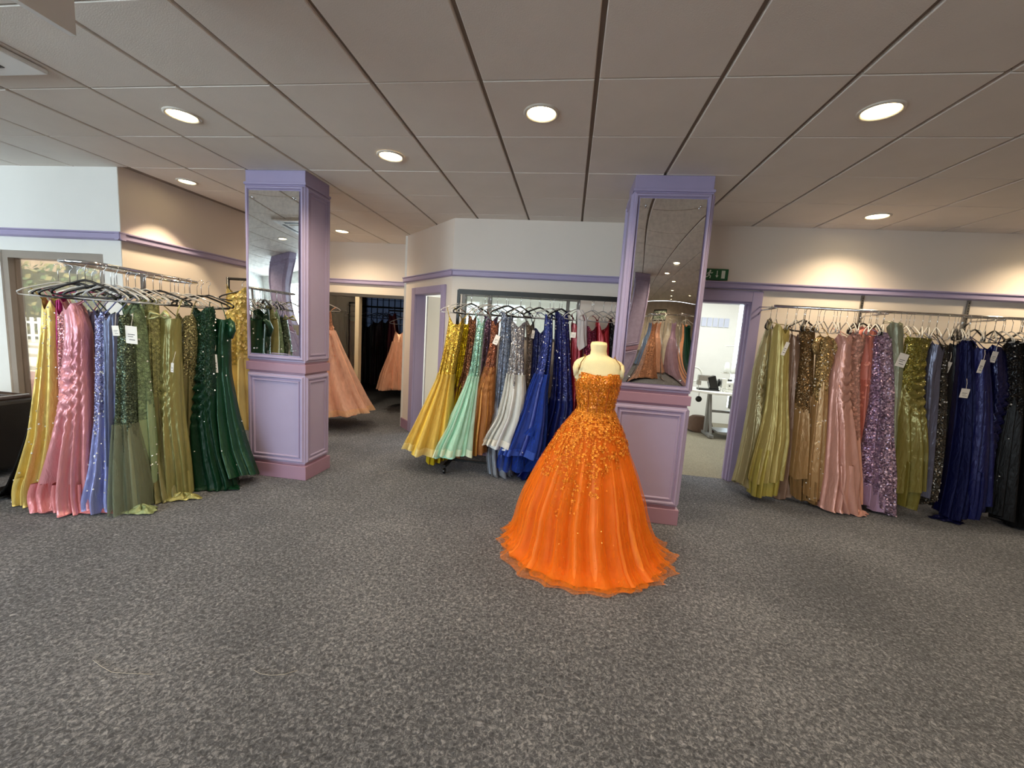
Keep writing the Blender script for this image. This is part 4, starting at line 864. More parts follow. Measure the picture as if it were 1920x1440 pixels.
# black rack behind
rb = empty('garment_rack', (-3.3, 4.05, 0), 'black pipe rack holding the pale yellow lace gown', 'garment rack')
MB().tube([(-.42, 0, 1.91), (.55, 0, 1.91)], .015, 10).build('rail', BLACKMETAL, rb, True)
for x in (-.42, .55):
    MB().tube([(x, 0, .05), (x, 0, 1.925)], .016, 10).build('post', BLACKMETAL, rb, True)
    MB().tube([(x, -.2, .05), (x, .2, .05)], .015, 8).build('foot', BLACKMETAL, rb, True)

# ---- middle rack
RZM = 1.925
mr = empty('garment_rack', (-.4, 4.28, 0), 'black wheeled rail of sequinned gowns against the back wall', 'garment rack')
MB().box(-.80, .93, -.02, .02, RZM - .024, RZM + .024).build('rail', BLACKMETAL, mr)
for x in (-.80, .93):
    MB().box(x - .014, x + .014, -.014, .014, .08, RZM + .016).build('post', BLACKMETAL, mr)
    MB().box(x - .016, x + .016, -.26, .26, .07, .10).build('foot', BLACKMETAL, mr)
    for y in (-.24, .24):
        c = MB().lathe([(.028, -.011), (.03, -.006), (.03, .006), (.028, .011)], 16).build('caster', BLACKPLASTIC, mr, True, loc=(x, y, .031)); c.rotation_euler = (0, PI / 2, 0)
MB().box(-.80, .93, -.012, .012, .075, .095).build('base_bar', BLACKMETAL, mr)
def midg(k, label, bod, sk, short, black=False, yaw=.35, **kw):
    p, Y = PR(k); kw.setdefault('group', GM)
    return gown(k, label, p, Y, bod, sk, railz=RZM, black=black, short=short, yaw=yaw, hanger_group=HM, raily=4.28, **kw)
midg('M1', 'gold yellow lace mermaid gown with a flaring tulle skirt', sequin('dbb24a', 130), satin('e0c050', .6), 'gold yellow mermaid gown', waist=.45, neck='v', dip=.06, folds=10, amp=.3, over=(.42, tulle('ecd27a', .42), 1.10, tulle('f0e0a0', .7)), yaw=.2, thick=.24)
midg('M2', 'lemon yellow sequinned gown behind the gold one', sequin('d8b81e', 140), tulle('e3c62e', .8), 'lemon yellow gown', waist=.45, neck='v', folds=10)
midg('M3', 'copper brown sequinned gown with brown tulle', sequin('7d5139', 130), tulle('9c6b45', .8), 'copper brown gown', True, waist=.5, folds=9)
midg('M4', 'mint green mermaid gown with layered pale hem', sequin('92c0b2', 150), satin('a6dcca', .6), 'mint green mermaid gown', waist=.45, folds=10, amp=.3, over=(.42, tulle('cdeadb', .5), 1.10, tulle('e2efdc', .75)), yaw=.2, thick=.24)
midg('M5', 'dusky purple sequinned gown in the middle rail', sequin('6d5570', 140), satin('5a4560'), 'dusky purple gown', waist=.7, folds=8)
midg('M6', 'rose copper gown with a ruffled bronze tulle skirt', sequin('8b553f', 140), satin('b5813f', .45), 'rose copper gown', waist=.42, folds=6, amp=.36, drape=.018, over=(.36, tulle('b07a50', .5), 1.08), tags=[(-.727, 1.44, .05, .10, .35)])
midg('M7', 'steel blue sequinned gown with grey ruffled hem', sequin('77839b', 160), satin('9aa3b4', .5), 'steel blue gown', True, waist=.62, folds=10, amp=.25, over=(.7, tulle('a9adb6', .5), 1.06))
midg('M8', 'silver sequinned mermaid gown with white tulle skirt', sequin('9d9da3', 120, .7), satin('d3d6d8', .6), 'silver mermaid gown', True, waist=.45, folds=10, amp=.3, over=(.42, tulle('e3e6e4', .5), 1.08, tulle('f4f2ea', .8)), sparkle=160, yaw=.2, thick=.24)
midg('M9', 'slim taupe sequinned gown right of the silver one', sequin('756a64', 150), satin('625854'), 'taupe gown', waist=.6, folds=7, tags=[(-.377, 1.523, .03, .085, .1)])
midg('M10', 'dark navy beaded gown behind the royal blue tiers', sequin('10164a', 170, .4, .3), satin('0c1140'), 'dark navy gown', True, waist=.6, folds=9)
midg('M11', 'royal blue mermaid gown with tiered ruffles', sequin('142468', 160, .4, .35), satin('182f86', .5), 'royal blue tiered gown', waist=.45, folds=9, amp=.26, over=(.42, tulle('3450b0', .5), 1.10, tulle('4a68c8', .7)), sparkle=60, yaw=.15, thick=.24)
midg('M12', 'deep royal blue glitter gown with long straight skirt', sequin('101858', 170, .4, .3), satin('0f1858', .5), 'deep royal blue gown', True, waist=.5, folds=11, amp=.22, sparkle=90, over=(.5, tulle('162470', .4), 1.06), yaw=.15)
midg('M13', 'red gown beside the deep royal blue one', satin('7d0f1f'), satin('760d1c'), 'red gown', folds=8, tags=[(.035, 1.544, .05, .055, 0)])
midg('M14', 'wine red sequinned gown under a clear dust cover', sequin('6a1f38', 150), satin('5a1830'), 'wine red gown', folds=8)
midg('M15', 'crimson gown with tall thin straps behind the mannequin', satin('8c1220'), satin('7b0f1c'), 'crimson gown', neck='v', folds=8, dip=.08)
midg('M16', 'black beaded gown beside the right pillar', sequin('17161b', 170), satin('101013'), 'black beaded gown', folds=8, neck='v')
# ruffle tiers of the royal blue gown
_t = [o for o in bpy.data.objects if o.get('label', '').startswith('royal blue mermaid')][0]
p, Y = PR('M11')
for zt, zb, gr in ((.72, .52, 1.12), (.56, .34, 1.16), (.40, .12, 1.2)):
    a0 = interp(p, zt); a1 = interp(p, zb)
    V, *_ = cloth_tube([(zt, float(a0[0]), float(a0[1])), (zb, float(a1[0]), float(a1[1]))], Y, yaw=.15, thick=.12, folds=12, amp=.22, waist=0.0, dip=0, hemwave=.012, seed=int(zt * 100), rows=14, segs=96, grow=gr)
    link_mesh('ruffle_tier', mesh_from('ruffle_tier', V.reshape(-1, 3) - np.array(_t.location), grid_faces(14, 96), tulle('2845a4', .6)), _t)
# clear dust cover over the wine gown
p = [(1.80, .04, .11), (1.72, .06, .17), (1.55, .07, .18), (1.42, .08, .19)]
V, *_ = cloth_tube(p, 4.24, yaw=.3, thick=.10, folds=7, amp=.2, waist=0, dip=0, seed=4, rows=20, segs=48)
bag = link_mesh('dust_cover', mesh_from('dust_cover', V.reshape(-1, 3), grid_faces(20, 48), tulle('e6e4e8', .6)), None)
tag(bag, 'thin white dust cover over the wine red gown', 'garment cover')
# spare hangers
rr = random.Random(3)
for i in range(9):
    hanger(-1.05 + i * .18 + rr.uniform(-.02, .02), 4.28, RZM + .012, rr.uniform(.5, 1.2), False, 'empty clear hanger on the black middle rail', 'clear hangers on the black middle rail', .17)
hanger(-.19, 4.28, RZM + .012, .1, False, 'empty clear hanger turned square in front of bright window', HM, .17)

# ---- right wall rail
RZR = 1.955
def rightg(k, label, bod, sk, short, black=False, yaw=.45, **kw):
    p, Y = PR(k); kw.setdefault('group', GR)
    return gown(k, label, p, Y, bod, sk, railz=RZR, black=black, short=short, yaw=yaw, hanger_group=HR, raily=YB - .40, **kw)
rightg('R1', 'sage gold satin gown with ruffled shoulder nearest the doorway', satin('9c9168', .3), satin('9c9168', .3), 'sage gold satin gown', True, folds=9, amp=.3, drape=.02)
rightg('R2', 'lime gold chiffon gown with crossed straps', satin('ab9b5a', .38), satin('ab9b5a', .38), 'lime gold chiffon gown', folds=12, amp=.28, neck='v', hemwave=.035, waist=.3, tags=[(2.046, 1.54, .035, .13, .25)], lining=(satin('b0a24e', .35), .15))
rightg('R3', 'mauve taupe satin gown between lime and brown ones', satin('8f7362', .33), satin('8f7362', .33), 'mauve taupe satin gown', folds=7)
rightg('R4', 'brown beaded gown with a bronze satin skirt', sequin('6f5636', 150), satin('9d7b4f', .28), 'brown beaded gown', True, folds=8, amp=.28, waist=.5, sparkle=50, lining=(satin('8f7048', .3), .22, .03))
rightg('R5', 'gold beige crystal gown with curled ruffle top', sequin('a58a5c', 130), satin('a98558', .3), 'gold beige crystal gown', folds=8, sparkle=130, waist=.35, amp=.26, neck='off', sleeves=True, lining=(satin('8f7048', .3), .06))
rightg('R6', 'blush pink satin gown with bow neckline and long train', satin('d3a095', .33), satin('d3a095', .33), 'blush pink satin gown', folds=9, amp=.3, drape=.018, puddle=.04, waist=.33, hemwave=.03, lining=(satin('d3a095', .33), .27, .07), train=(2.86, 4.20, .12, .07, 0, satin('d3a095', .33)))
rightg('R7', 'pink lace gown beside the blush satin', lace('dba090'), satin('dfa58f', .5), 'pink lace gown', True, folds=7, waist=.6, flowers=(60, .012, satin('e6b3a3', .5), 0, .6))
rightg('R8', 'coral gown with ruffled off shoulder bodice and petals', satin('d27c6e', .5), satin('d27c6e', .5), 'coral petal gown', folds=8, flowers=(150, .016, satin('ee9c88', .5), .02, .98), sleeves=True, neck='off', over=(.3, tulle('d98a78', .4), 1.06))
rightg('R9', 'lilac sequinned gown with a smooth lilac flounce', sequin('8f7596', 90, .6, .4), satin('a386a6', .4), 'lilac flounce gown', folds=8, waist=.86, flowers=(200, .010, satin('c3a7c0', .4), .0, .85))
rightg('R10', 'dusty lilac gown covered in small sequin flowers', sequin('9a8094', 90, .6, .4), sequin('937a90', 90, .6, .4), 'dusty lilac flower gown', True, folds=8, flowers=(330, .011, satin('cbb0c4', .35), .0, 1.0))
rightg('R11', 'slim pale sage satin gown behind the lilac one', satin('8f9179', .36), satin('8a8a70', .36), 'pale sage satin gown', folds=6, tags=[(3.05, 1.505, .085, .125, .2)])
rightg('R12', 'olive lime draped satin gown with glittering bodice', sequin('857c38', 140), satin('7b7238', .26), 'olive lime draped gown', drape=.035, folds=8, amp=.26, waist=.3, neck='straight', yaw=.25, lining=(satin('6f682a', .3), .15))
rightg('R13', 'slate grey satin gown beside the olive lime one', satin('5c5c70', .28), satin('5c5c70', .28), 'slate grey satin gown', folds=8, amp=.28)
rightg('R14', 'charcoal sequinned gown with sparkling slit', sequin('4b463f', 120, .7), sequin('4d4740', 120, .7), 'charcoal sequinned gown', folds=7, sparkle=160)
rightg('R15', 'black satin gown between charcoal and navy', satin('1d1d20', .3), satin('1f2124', .34), 'black satin gown', True, folds=7, tags=[(3.53, 1.469, .05, .10, .15)])
rightg('R16', 'navy gown carrying a square white tag with a printed mark', satin('080c38', .4), satin('080c38', .4), 'navy tagged gown', folds=10, amp=.22, tags=[(3.603, 1.245, .075, .085, .05)], train=(3.75, 4.30, .13, .08, 0, satin('080c38', .4)))
rightg('R17', 'bright royal blue gown in the middle of the blue group', satin('0a1152', .34), satin('0a1152', .34), 'bright royal blue gown', folds=9, amp=.24, tags=[(3.678, 1.497, .04, .12, .1)], hemwave=.03, lining=(satin('0a1152', .34), .12))
rightg('R18', 'cobalt satin gown with ruched side at the right', satin('090e46', .26), satin('090e46', .26), 'cobalt satin gown', True, folds=9, drape=.03, tags=[(3.819, 1.589, .05, .10, .1)])
rightg('R19', 'black sparkle gown right of the cobalt satin', sequin('141418', 150), satin('0e0e11', .4), 'black sparkle gown', folds=8, sparkle=40)
rightg('R20', 'plain black gown second from the right edge', satin('0d0d10', .4), satin('0d0d10', .4), 'plain black gown', folds=8)
rightg('R21', 'black gown cut off by the right edge', satin('0b0b0d', .4), satin('0b0b0d', .4), 'rightmost black gown', True, folds=9)
# wall rail, slotted uprights, brackets
wr = empty('wall_rail', (2.0, YB, 0), 'long chrome hanging rail on slotted wall uprights', 'clothes rail')
MB().tube([(-.02, -.40, RZR), (3.9, -.40, RZR)], .0145, 12).build('rail', CHROME, wr, True)
for x in (0.0, 1.0, 1.98, 2.96):
    up = MB().box(x - .013, x + .013, -.016, 0, .35, 2.148).build('upright', STEEL, wr)
    sl = MB()
    for k in range(66): sl.box(x - .004, x + .004, -.0165, -.0155, .37 + k * .0268, .387 + k * .0268)
    tag(sl.build('slots', INK, up), kind='stuff')
    MB().tube([(x, -.01, RZR - .07), (x, -.08, RZR - .02), (x, -.40, RZR - .016)], .008, 8).tube([(x, -.01, RZR + .02), (x, -.40, RZR - .012)], .006, 8).build('bracket', CHROME, wr, True)
rr = random.Random(21)
for i in range(34):
    hanger(2.12 + i * .066 + rr.uniform(-.015, .015), YB - .40 + rr.uniform(-.004, .004), RZR + .009, rr.uniform(.75, 1.3), False, 'empty clear plastic hanger crowded along the wall rail', 'clear hangers crowded on the wall rail', .18)
for x, lab in ((2.27, 'empty black hanger among clear ones above the brown gown'), (2.80, 'empty black hanger among clear ones above the coral gown'), (3.75, 'empty black hanger among clear ones above the blue gowns')):
    hanger(x, YB - .40, RZR + .009, .5, True, lab, HR)

# ---- alcove and stock room
p, Y = PR('P1')
gown('P1', 'peach tulle ball gown hanging in the alcove by the pillar', p, Y, lace('e09a78'), satin('efbca6', .6), waist=.22, folds=13, amp=.28, thick=.30, railz=1.9, short='peach ball gown', over=(.2, tulle('f5d3c2', .45), 1.10, tulle('f0cba8', .6)), hemwave=.02, flowers=(60, .022, satin('ecb89c', .5), .15, .5), yaw=.1)
p, Y = PR('P2')
gown('P2', 'short peach tulle gown hanging just inside the stock room', p, Y, satin('dba58a'), satin('dca88e', .6), waist=.2, folds=12, amp=.28, thick=.28, railz=1.78, short='short peach gown', over=(.2, tulle('ecc2ac', .45), 1.08))
for k, lab, c1, c2 in (('D1', 'dull brown gown with off shoulder top behind the glass', '4a3a2c', '42352a'), ('D2', 'dark red gown behind the pale post', '5a1518', '501014'), ('D3', 'black gown at left of the stock room rail', '121014', '0e0c10'),
                       ('D4', 'very dark burgundy gown in the stock room', '240a10', '1c080c'), ('D5', 'burgundy strappy gown at right of the stock room rail', '5c0f1e', '4a0c18'), ('D6', 'black strappy gown between the burgundy ones', '140c10', '100a0c')):
    p, Y = PR(k)
    gown(k, lab, p + [(0.25, p[-1][1] - .02, p[-1][2] + .02)], Y, satin(c1), satin(c2), folds=9, railz=1.885, short=lab.split(' gown')[0] + ' gown', black=(k != 'D3'), group='dark gowns in the stock room', neck='v', rows=40, segs=72)
sr = empty('garment_rack', (-3.9, 8.3, 0), 'black rail in the unlit stock room', 'garment rack')
MB().tube([(-.85, 0, 1.885), (1.3, 0, 1.885)], .018, 10).build('rail', BLACKMETAL, sr, True)
for x in (-.85, 1.3):
    MB().tube([(x, 0, .03), (x, 0, 1.9)], .018, 10).build('post', BLACKMETAL, sr, True); MB().tube([(x, -.22, .03), (x, .22, .03)], .016, 8).build('foot', BLACKMETAL, sr, True)
hanger(-4.0, 8.3, 1.89, .1, True, 'empty wire hanger on the stock room rail', None)
pr_ = empty('garment_rack', (-2.46, 6.95, 0), 'short black rail on the stock room side wall with peach gown', 'garment rack')
MB().tube([(0, 0, 1.78), (-.75, 0, 1.78)], .014, 10).build('rail', BLACKMETAL, pr_, True); MB().box(-.012, 0, -.05, .05, 1.72, 1.84).build('wall_plate', BLACKMETAL, pr_)
# rail that carries the alcove gowns
ar = empty('garment_rack', (-3.6, 5.45, 0), 'rail behind the left pillar carrying the peach ball gown', 'garment rack')
MB().tube([(-.62, 0, 1.9), (.12, 0, 1.9)], .014, 10).build('rail', BLACKMETAL, ar, True)
MB().tube([(-.62, 0, .03), (-.62, 0, 1.91)], .014, 10).build('post', BLACKMETAL, ar, True); MB().tube([(-.62, -.2, .03), (-.62, .2, .03)], .014, 8).build('foot', BLACKMETAL, ar, True)
MB().tube([(.12, 0, 1.9), (.12, .1, 1.9)], .014, 8).build('rail_end', BLACKMETAL, ar, True)
# ------------------------------------------------------------------ dress form and the orange ball gown
MX, MY = .215, 2.87
df = empty('dress_form', (MX, MY, 0), 'cream calico dress form wearing the orange gown', 'mannequin')
def ring_body(rows, n=48, tilt=0.0):
    v = []; f = []
    for (z, cx, cy, a, b) in rows:
        v += [(cx + a * math.copysign(abs(math.cos(t)) ** .9, math.cos(t)), cy - b * math.sin(t), z + tilt * math.cos(t) * a) for t in [2 * PI * k / n for k in range(n)]]
    m = len(rows)
    for i in range(m - 1):
        for k in range(n):
            l = (k + 1) % n; f.append((i * n + k, (i + 1) * n + k, (i + 1) * n + l, i * n + l))
    f.append(tuple(range(n))); f.append(tuple(reversed([(m - 1) * n + k for k in range(n)])))
    return MB().add(v, f)
ring_body([(1.490, -.012, 0, .046, .05), (1.495, -.012, 0, .053, .057), (1.478, -.012, 0, .057, .06), (1.440, -.010, 0, .053, .056), (1.415, -.008, 0, .058, .06), (1.400, -.006, .0, .082, .068), (1.388, -.004, .0, .118, .076),
           (1.372, -.002, 0, .150, .084), (1.350, 0, 0, .170, .09), (1.315, 0, 0, .178, .098), (1.270, 0, 0, .168, .112), (1.22, 0, -.004, .150, .122), (1.16, 0, 0, .138, .11), (1.04, .004, 0, .122, .092), (.95, .004, 0, .15, .11), (.86, .004, 0, .165, .12)]).build('torso', CALICO, df, True)
MB().lathe([(.044, 0), (.05, .003), (.05, .008), (.02, .012)], 28).build('neck_cap', CALICO, df, True, loc=(-.012, 0, 1.492))
for s_ in (-1, 1):
    cap = ring_body([(.004, 0, 0, .048, .07), (.0, 0, 0, .052, .075), (-.02, 0, 0, .053, .077)], 28).build('arm_cap', CALICO, df, True, loc=(s_ * .160, 0, 1.308)); cap.rotation_euler = (0, s_ * 1.5, 0)
MB().lathe([(.016, .05), (.016, .9)], 14).build('pole', CHROME, df, True)
MB().lathe([(.19, 0.004), (.19, .02), (.16, .035), (.03, .045), (.02, .09)], 32).build('base', BLACKMETAL, df, True)

og = empty('orange_ball_gown', (MX, MY, 0), 'vivid orange ball gown with sequin lace bodice and tulle skirt', 'dress')
OR = 'ee8420'
def gown_surface(rows, segs, grow, folds, amp, seed, zadd=0.0, hem=1.0, zlow=.006, train=0.0):
    rr = np.random.RandomState(seed); ph = rr.uniform(0, 6.28, 8)
    prof = PROFILES['O'][1]
    ztop = 1.012; s = np.linspace(0, 1, rows); t = np.linspace(0, 2 * PI, segs, endpoint=False)
    T, S_ = np.meshgrid(t, s)
    z = ztop * (1 - s ** 1.0)
    # radii
    hx = np.interp(s, [0, .05, .12, .25, .42, .62, .82, .93, 1], [.130, .160, .205, .262, .335, .405, .455, .50, .575]) * grow
    hyf = np.interp(s, [0, .05, .12, .25, .42, .62, .82, .93, 1], [.098, .125, .165, .215, .28, .345, .41, .46, .53]) * grow
    hyb = np.interp(s, [0, .05, .12, .25, .42, .62, .82, .93, 1], [.098, .12, .15, .19, .24, .30, .36, .40, .43]) * grow
    cx = np.interp(s, [0, .3, .7, 1], [.005, -.02, -.03, .0])
    ph1 = folds * T + ph[0] + .8 * np.sin(2 * T + ph[1]) + .6 * np.sin(5 * T + ph[2]) + .5 * S_ * np.sin(3 * T + ph[3])
    F = .5 * np.cos(ph1) + .5 * (1 - 2 * np.sqrt(np.abs(np.sin(ph1 / 2))))
    F2 = np.cos((2 * folds + 3) * T + ph[4] + 2 * S_)
    big = np.cos(4 * T + ph[5]) * .5 + np.cos(7 * T + ph[6]) * .5
    A = amp * np.clip(S_ * 1.6, .03, 1)
    R = 1 + A * (F * .8 + F2 * .22) + .035 * S_ * big
    tr = np.clip((S_ - .90) / .10, 0, 1)
    R = R * (1 + train * tr ** 1.5 * (.7 + .5 * np.sin(3 * T + ph[7])))
    R = 1 + (R - 1) * np.where(tr > 0, 1 - .35 * tr, 1)
    c, sn = np.cos(T), np.sin(T)
    hy = np.where(sn > 0, hyf[:, None], hyb[:, None])
    X = cx[:, None] + hx[:, None] * c * R; Y = -hy * sn * R
    Z = np.repeat(z[:, None], segs, 1)
    Z = Z + .012 * S_ * F * (S_ > .3) + zadd
    Z = np.where(tr > 0, np.maximum(Z * hem, .012 + .014 * (1 + F) * .5 + .006 * F2), Z)
    return np.stack([X, Y, np.maximum(Z, zlow)], -1)
Vi = gown_surface(70, 220, .965, 21, .085, 2)
link_mesh('underskirt', mesh_from('underskirt', Vi.reshape(-1, 3), grid_faces(70, 220), satin(OR, .55, .3, .15)), og)
Vo = gown_surface(80, 260, 1.0, 26, .075, 5, .004, 1.0, .008, .08)
link_mesh('tulle_skirt', mesh_from('tulle_skirt', Vo.reshape(-1, 3), grid_faces(80, 260), tulle('f28c2a', .40)), og)
Vo2 = gown_surface(80, 240, 1.035, 19, .085, 9, .006, 1.0, .010, .15)
link_mesh('tulle_skirt', mesh_from('tulle_skirt', Vo2.reshape(-1, 3), grid_faces(80, 240), tulle('f59030', .24)), og)
# bodice
rows_b = 26; segs = 120
sB = np.linspace(0, 1, rows_b); t = np.linspace(0, 2 * PI, segs, endpoint=False); T, SB = np.meshgrid(t, sB)
zt = 1.298; zb = 1.005
hxb = np.interp(sB, [0, .25, .55, .85, 1], [.158, .156, .142, .126, .132]); hyb_ = np.interp(sB, [0, .25, .55, .85, 1], [.126, .134, .122, .102, .10])
c, sn = np.cos(T), np.sin(T)
bust = np.exp(-((np.abs(c) - .42) / .28) ** 2) * np.maximum(sn, 0) * np.exp(-((SB - .22) / .2) ** 2)
X = .004 + hxb[:, None] * c; Yb = -(hyb_[:, None] + .022 * bust) * sn
Zb = zt + (zb - zt) * SB
drop = np.maximum(sn, 0) ** .6 * np.clip(1 - np.abs(c) * 1.25, 0, 1) * .022 + np.abs(c) ** 8 * .03 + np.maximum(-sn, 0) ** .6 * .07
Zb = Zb - drop * np.clip(1 - SB / .35, 0, 1)
VB = np.stack([X, Yb, Zb], -1)
ORSEQ = sequin('ee8420', 120, .6, .25, .65, 1.5)
link_mesh('bodice', mesh_from('bodice', VB.reshape(-1, 3), grid_faces(rows_b, segs), ORSEQ), og)
# boning seams
for a in (.35, .5, .65):
    k = int(a * segs / 2); MB().tube([tuple(VB[i, k] + np.array([0, -.002, 0])) for i in range(9, rows_b)], .0028, 6).build('boning_seam', satin('b8520c', .5), og, True)
for s_, k in ((-1, int(.44 * segs)), (1, int(.06 * segs))):
    a = Vector(VB[0, k]); top = Vector((s_ * .100, -.03, 1.408))
    MB().tube([a + Vector((0, .0, -.01)), a.lerp(top, .5) + Vector((s_ * .006, -.045, .012)), top + Vector((0, -.028, -.010)), top, top + Vector((s_ * .005, .06, -.004)), Vector((s_ * .09, .10, 1.30))], .0032, 6).build('strap', satin('8a5a1c', .5), og, True)
if True:
    o = MB(); rr = random.Random(4)
    AP = sequin('ea8a26', 260, .6, .35, .6, 1.7)
    def flower(mb, cen, n, sz):
        a = n.orthogonal().normalized(); b = n.cross(a); ang = rr.random() * 6.28
        for j in range(5):
            w0 = ang + 2 * PI * j / 5
            d0 = a * math.cos(w0) + b * math.sin(w0); d1 = a * math.cos(w0 + .7) + b * math.sin(w0 + .7); d2 = a * math.cos(w0 - .7) + b * math.sin(w0 - .7)
            mb.add([cen + n * sz * .15, cen + d1 * sz * .62 + n * sz * .25, cen + d0 * sz + n * sz * rr.uniform(.2, .6), cen + d2 * sz * .62 + n * sz * .25], [(0, 1, 2, 3)])
    def surf(V, s_, t_):
        nr, ns = V.shape[:2]; i = min(nr - 2, max(0, int(s_ * (nr - 1)))); k = int(t_ / (2 * PI) * ns) % ns
        p = Vector(V[i, k]); n = (Vector(V[i + 1, k]) - p).cross(Vector(V[i, (k + 1) % ns]) - p); n.normalize(); return p, -n
    for _ in range(300):
        p, n = surf(VB, rr.random() ** .9, rr.random() * PI * 1.1 - .15); flower(o, p + n * .001, n, rr.uniform(.008, .013))
    tag(o.build('lace_applique', AP, og), kind='stuff')
    o = MB()
    # cascades of lace over the skirt: angle (0 right, pi/2 front, pi left), reach
    casc = [(.15, .30), (.35, .26), (.62, .30), (.95, .34), (1.2, .36), (1.45, .52), (1.62, .40), (1.85, .62), (2.02, .66), (2.2, .46), (2.5, .44), (2.75, .42), (3.0, .36), (3.25, .3), (-.1, .26), (.8, .22), (1.3, .25), (2.35, .3)]
    for ang, reach in casc:
        for _ in range(int(230 * reach)):
            u = rr.random() ** 1.35 * reach
            spread = .17 * (1 - .65 * u / reach)
            p, n = surf(Vo2, u, (ang + rr.gauss(0, spread)) % (2 * PI)); flower(o, p + n * .002, n, rr.uniform(.006, .012))
    tag(o.build('lace_applique', AP, og), kind='stuff')
    o = MB()
    for _ in range(700):
        p, n = surf(Vo2, rr.random() ** .8, rr.random() * 2 * PI); sz = rr.uniform(.0016, .0032); a = n.orthogonal().normalized() * sz; b = n.cross(a).normalized() * sz
        o.add([p + a, p + b, p - a, p - b, p + n * sz], [(0, 1, 4), (1, 2, 4), (2, 3, 4), (3, 0, 4)])
    tag(o.build('glitter', metal('gold_glitter', 'ffc060', .12, .8), og), kind='stuff')

# ------------------------------------------------------------------ black leather armchair at the left edge
ac = empty('armchair', (-5.2, 2.55, 0), 'black leather tub armchair beside the yellow gown at left', 'armchair')
MB().box(-.40, .30, -.42, .36, .10, .44).build('seat_base', LEATHER, ac, bevel=.03)
MB().box(-.36, .26, -.38, .30, .44, .52).build('seat_cushion', LEATHER, ac, bevel=.03)
MB().box(.29, .45, -.50, .50, .06, .66).build('side_panel', LEATHER, ac, bevel=.03)
MB().box(-.45, .30, .35, .50, .06, .66).build('backrest', LEATHER, ac, bevel=.03)
MB().box(-.45, .30, -.50, -.41, .06, .60).build('side_panel', LEATHER, ac, bevel=.03)
MB().tube([(.37, -.48, .672), (.37, .47, .672)], .028, 10).build('piping', paint('rim_highlight_leather', '3a2a22', .3, .15, .2), ac, True)  # brown colour paints the highlight along the black armchair's top rims
MB().tube([(-.44, .43, .672), (.36, .43, .672)], .028, 10).build('piping', paint('rim_highlight_leather', '3a2a22', .3, .15, .2), ac, True)
for x in (-.38, .38):
    for y in (-.42, .42): MB().lathe([(.02, 0), (.026, .07)], 12).build('foot', BLACKPLASTIC, ac, True, loc=(x, y, 0))
ac2 = empty('armchair', (-6.6, 2.95, 0), 'brown leather armchair back just showing at the far left edge', 'armchair')
BROWN = paint('brown_leather', '4a342a', .35, .12, .25)
MB().box(-.4, .4, -.3, .3, .08, .44).build('seat_base', BROWN, ac2, bevel=.03)
MB().box(-.4, .4, .2, .42, .08, .80).build('backrest', BROWN, ac2, bevel=.05)
for s_ in (-1, 1): MB().box(s_ * .42 - .08, s_ * .42 + .08, -.34, .42, .08, .62).build('armrest', BROWN, ac2, bevel=.04)

# ------------------------------------------------------------------ workroom
GREYM = paint('grey_machine_stand', '8a8b8a', .4, .05, .05); IVORY = plastic('ivory_plastic', 'e4e4dc', .35)
tb = empty('sewing_table', (2.62, 7.3, 0), 'white sewing table on grey metal treadle legs in the workroom', 'table')
MB().add([(-.55, -.12, .74), (-.20, -.36, .74), (.75, -.36, .74), (.75, .36, .74), (-.55, .36, .74), (-.55, -.12, .775), (-.20, -.36, .775), (.75, -.36, .775), (.75, .36, .775), (-.55, .36, .775)],
         [(4, 3, 2, 1, 0), (5, 6, 7, 8, 9), (0, 1, 6, 5), (1, 2, 7, 6), (2, 3, 8, 7), (3, 4, 9, 8), (4, 0, 5, 9)]).build('table_top', WHITE, tb, bevel=.006)
for x in (-.18, .55):
    MB().obox((x, -.02, .40), (1, 0, 0), (0, 1, 0), (0, 0, 1), .025, .04, .34).build('leg', GREYM, tb)
    MB().box(x - .035, x + .035, -.34, .30, .02, .06).build('foot', GREYM, tb)
    MB().obox((x + .0, -.16, .40), (1, 0, 0), (0, 1, 0), (0, .35, 1), .018, .02, .34).build('leg_brace', GREYM, tb)
MB().box(-.18, .55, -.02, .02, .40, .44).build('cross_bar', GREYM, tb)
MB().box(-.08, .42, -.30, .10, .10, .125).build('treadle', GREYM, tb)
MB().box(.15, .50, -.2, .05, .48, .70).build('motor_box', BLACKPLASTIC, tb, bevel=.02)
MB().lathe([(.05, 0), (.05, .02)], 16).build('knee_lever', BLACKPLASTIC, tb, True, loc=(-.38, -.1, .62)).rotation_euler = (PI / 2, 0, 0)
MB().tube([(-.38, -.1, .74), (-.38, -.1, .66)], .006).build('lever_rod', STEEL, tb)
sm = empty('sewing_machine', (2.35, 7.25, .776), 'black industrial sewing machine on the left of the table', 'sewing machine')
MB().box(-.13, .20, -.07, .07, 0, .03).build('bed', BLACKPLASTIC, sm, bevel=.006)
MB().add([(.06, -.06, .03), (.20, -.06, .03), (.20, .06, .03), (.06, .06, .03), (.0, -.06, .22), (.12, -.06, .26), (.12, .06, .26), (.0, .06, .22)], [(0, 3, 2, 1), (4, 5, 6, 7), (0, 1, 5, 4), (1, 2, 6, 5), (2, 3, 7, 6), (3, 0, 4, 7)]).build('column', BLACKPLASTIC, sm, bevel=.012)
MB().box(-.14, .06, -.045, .045, .15, .25).build('arm', STEEL, sm, bevel=.012)
MB().box(-.15, -.09, -.04, .04, .08, .16).build('needle_head', STEEL, sm, bevel=.008)
MB().tube([(-.12, 0, .08), (-.12, 0, .03)], .004).build('needle_bar', STEEL, sm)
MB().lathe([(.06, -.012), (.065, 0), (.06, .012)], 20).build('handwheel', BLACKPLASTIC, sm, True, loc=(.20, 0, .14)).rotation_euler = (0, PI / 2, 0)
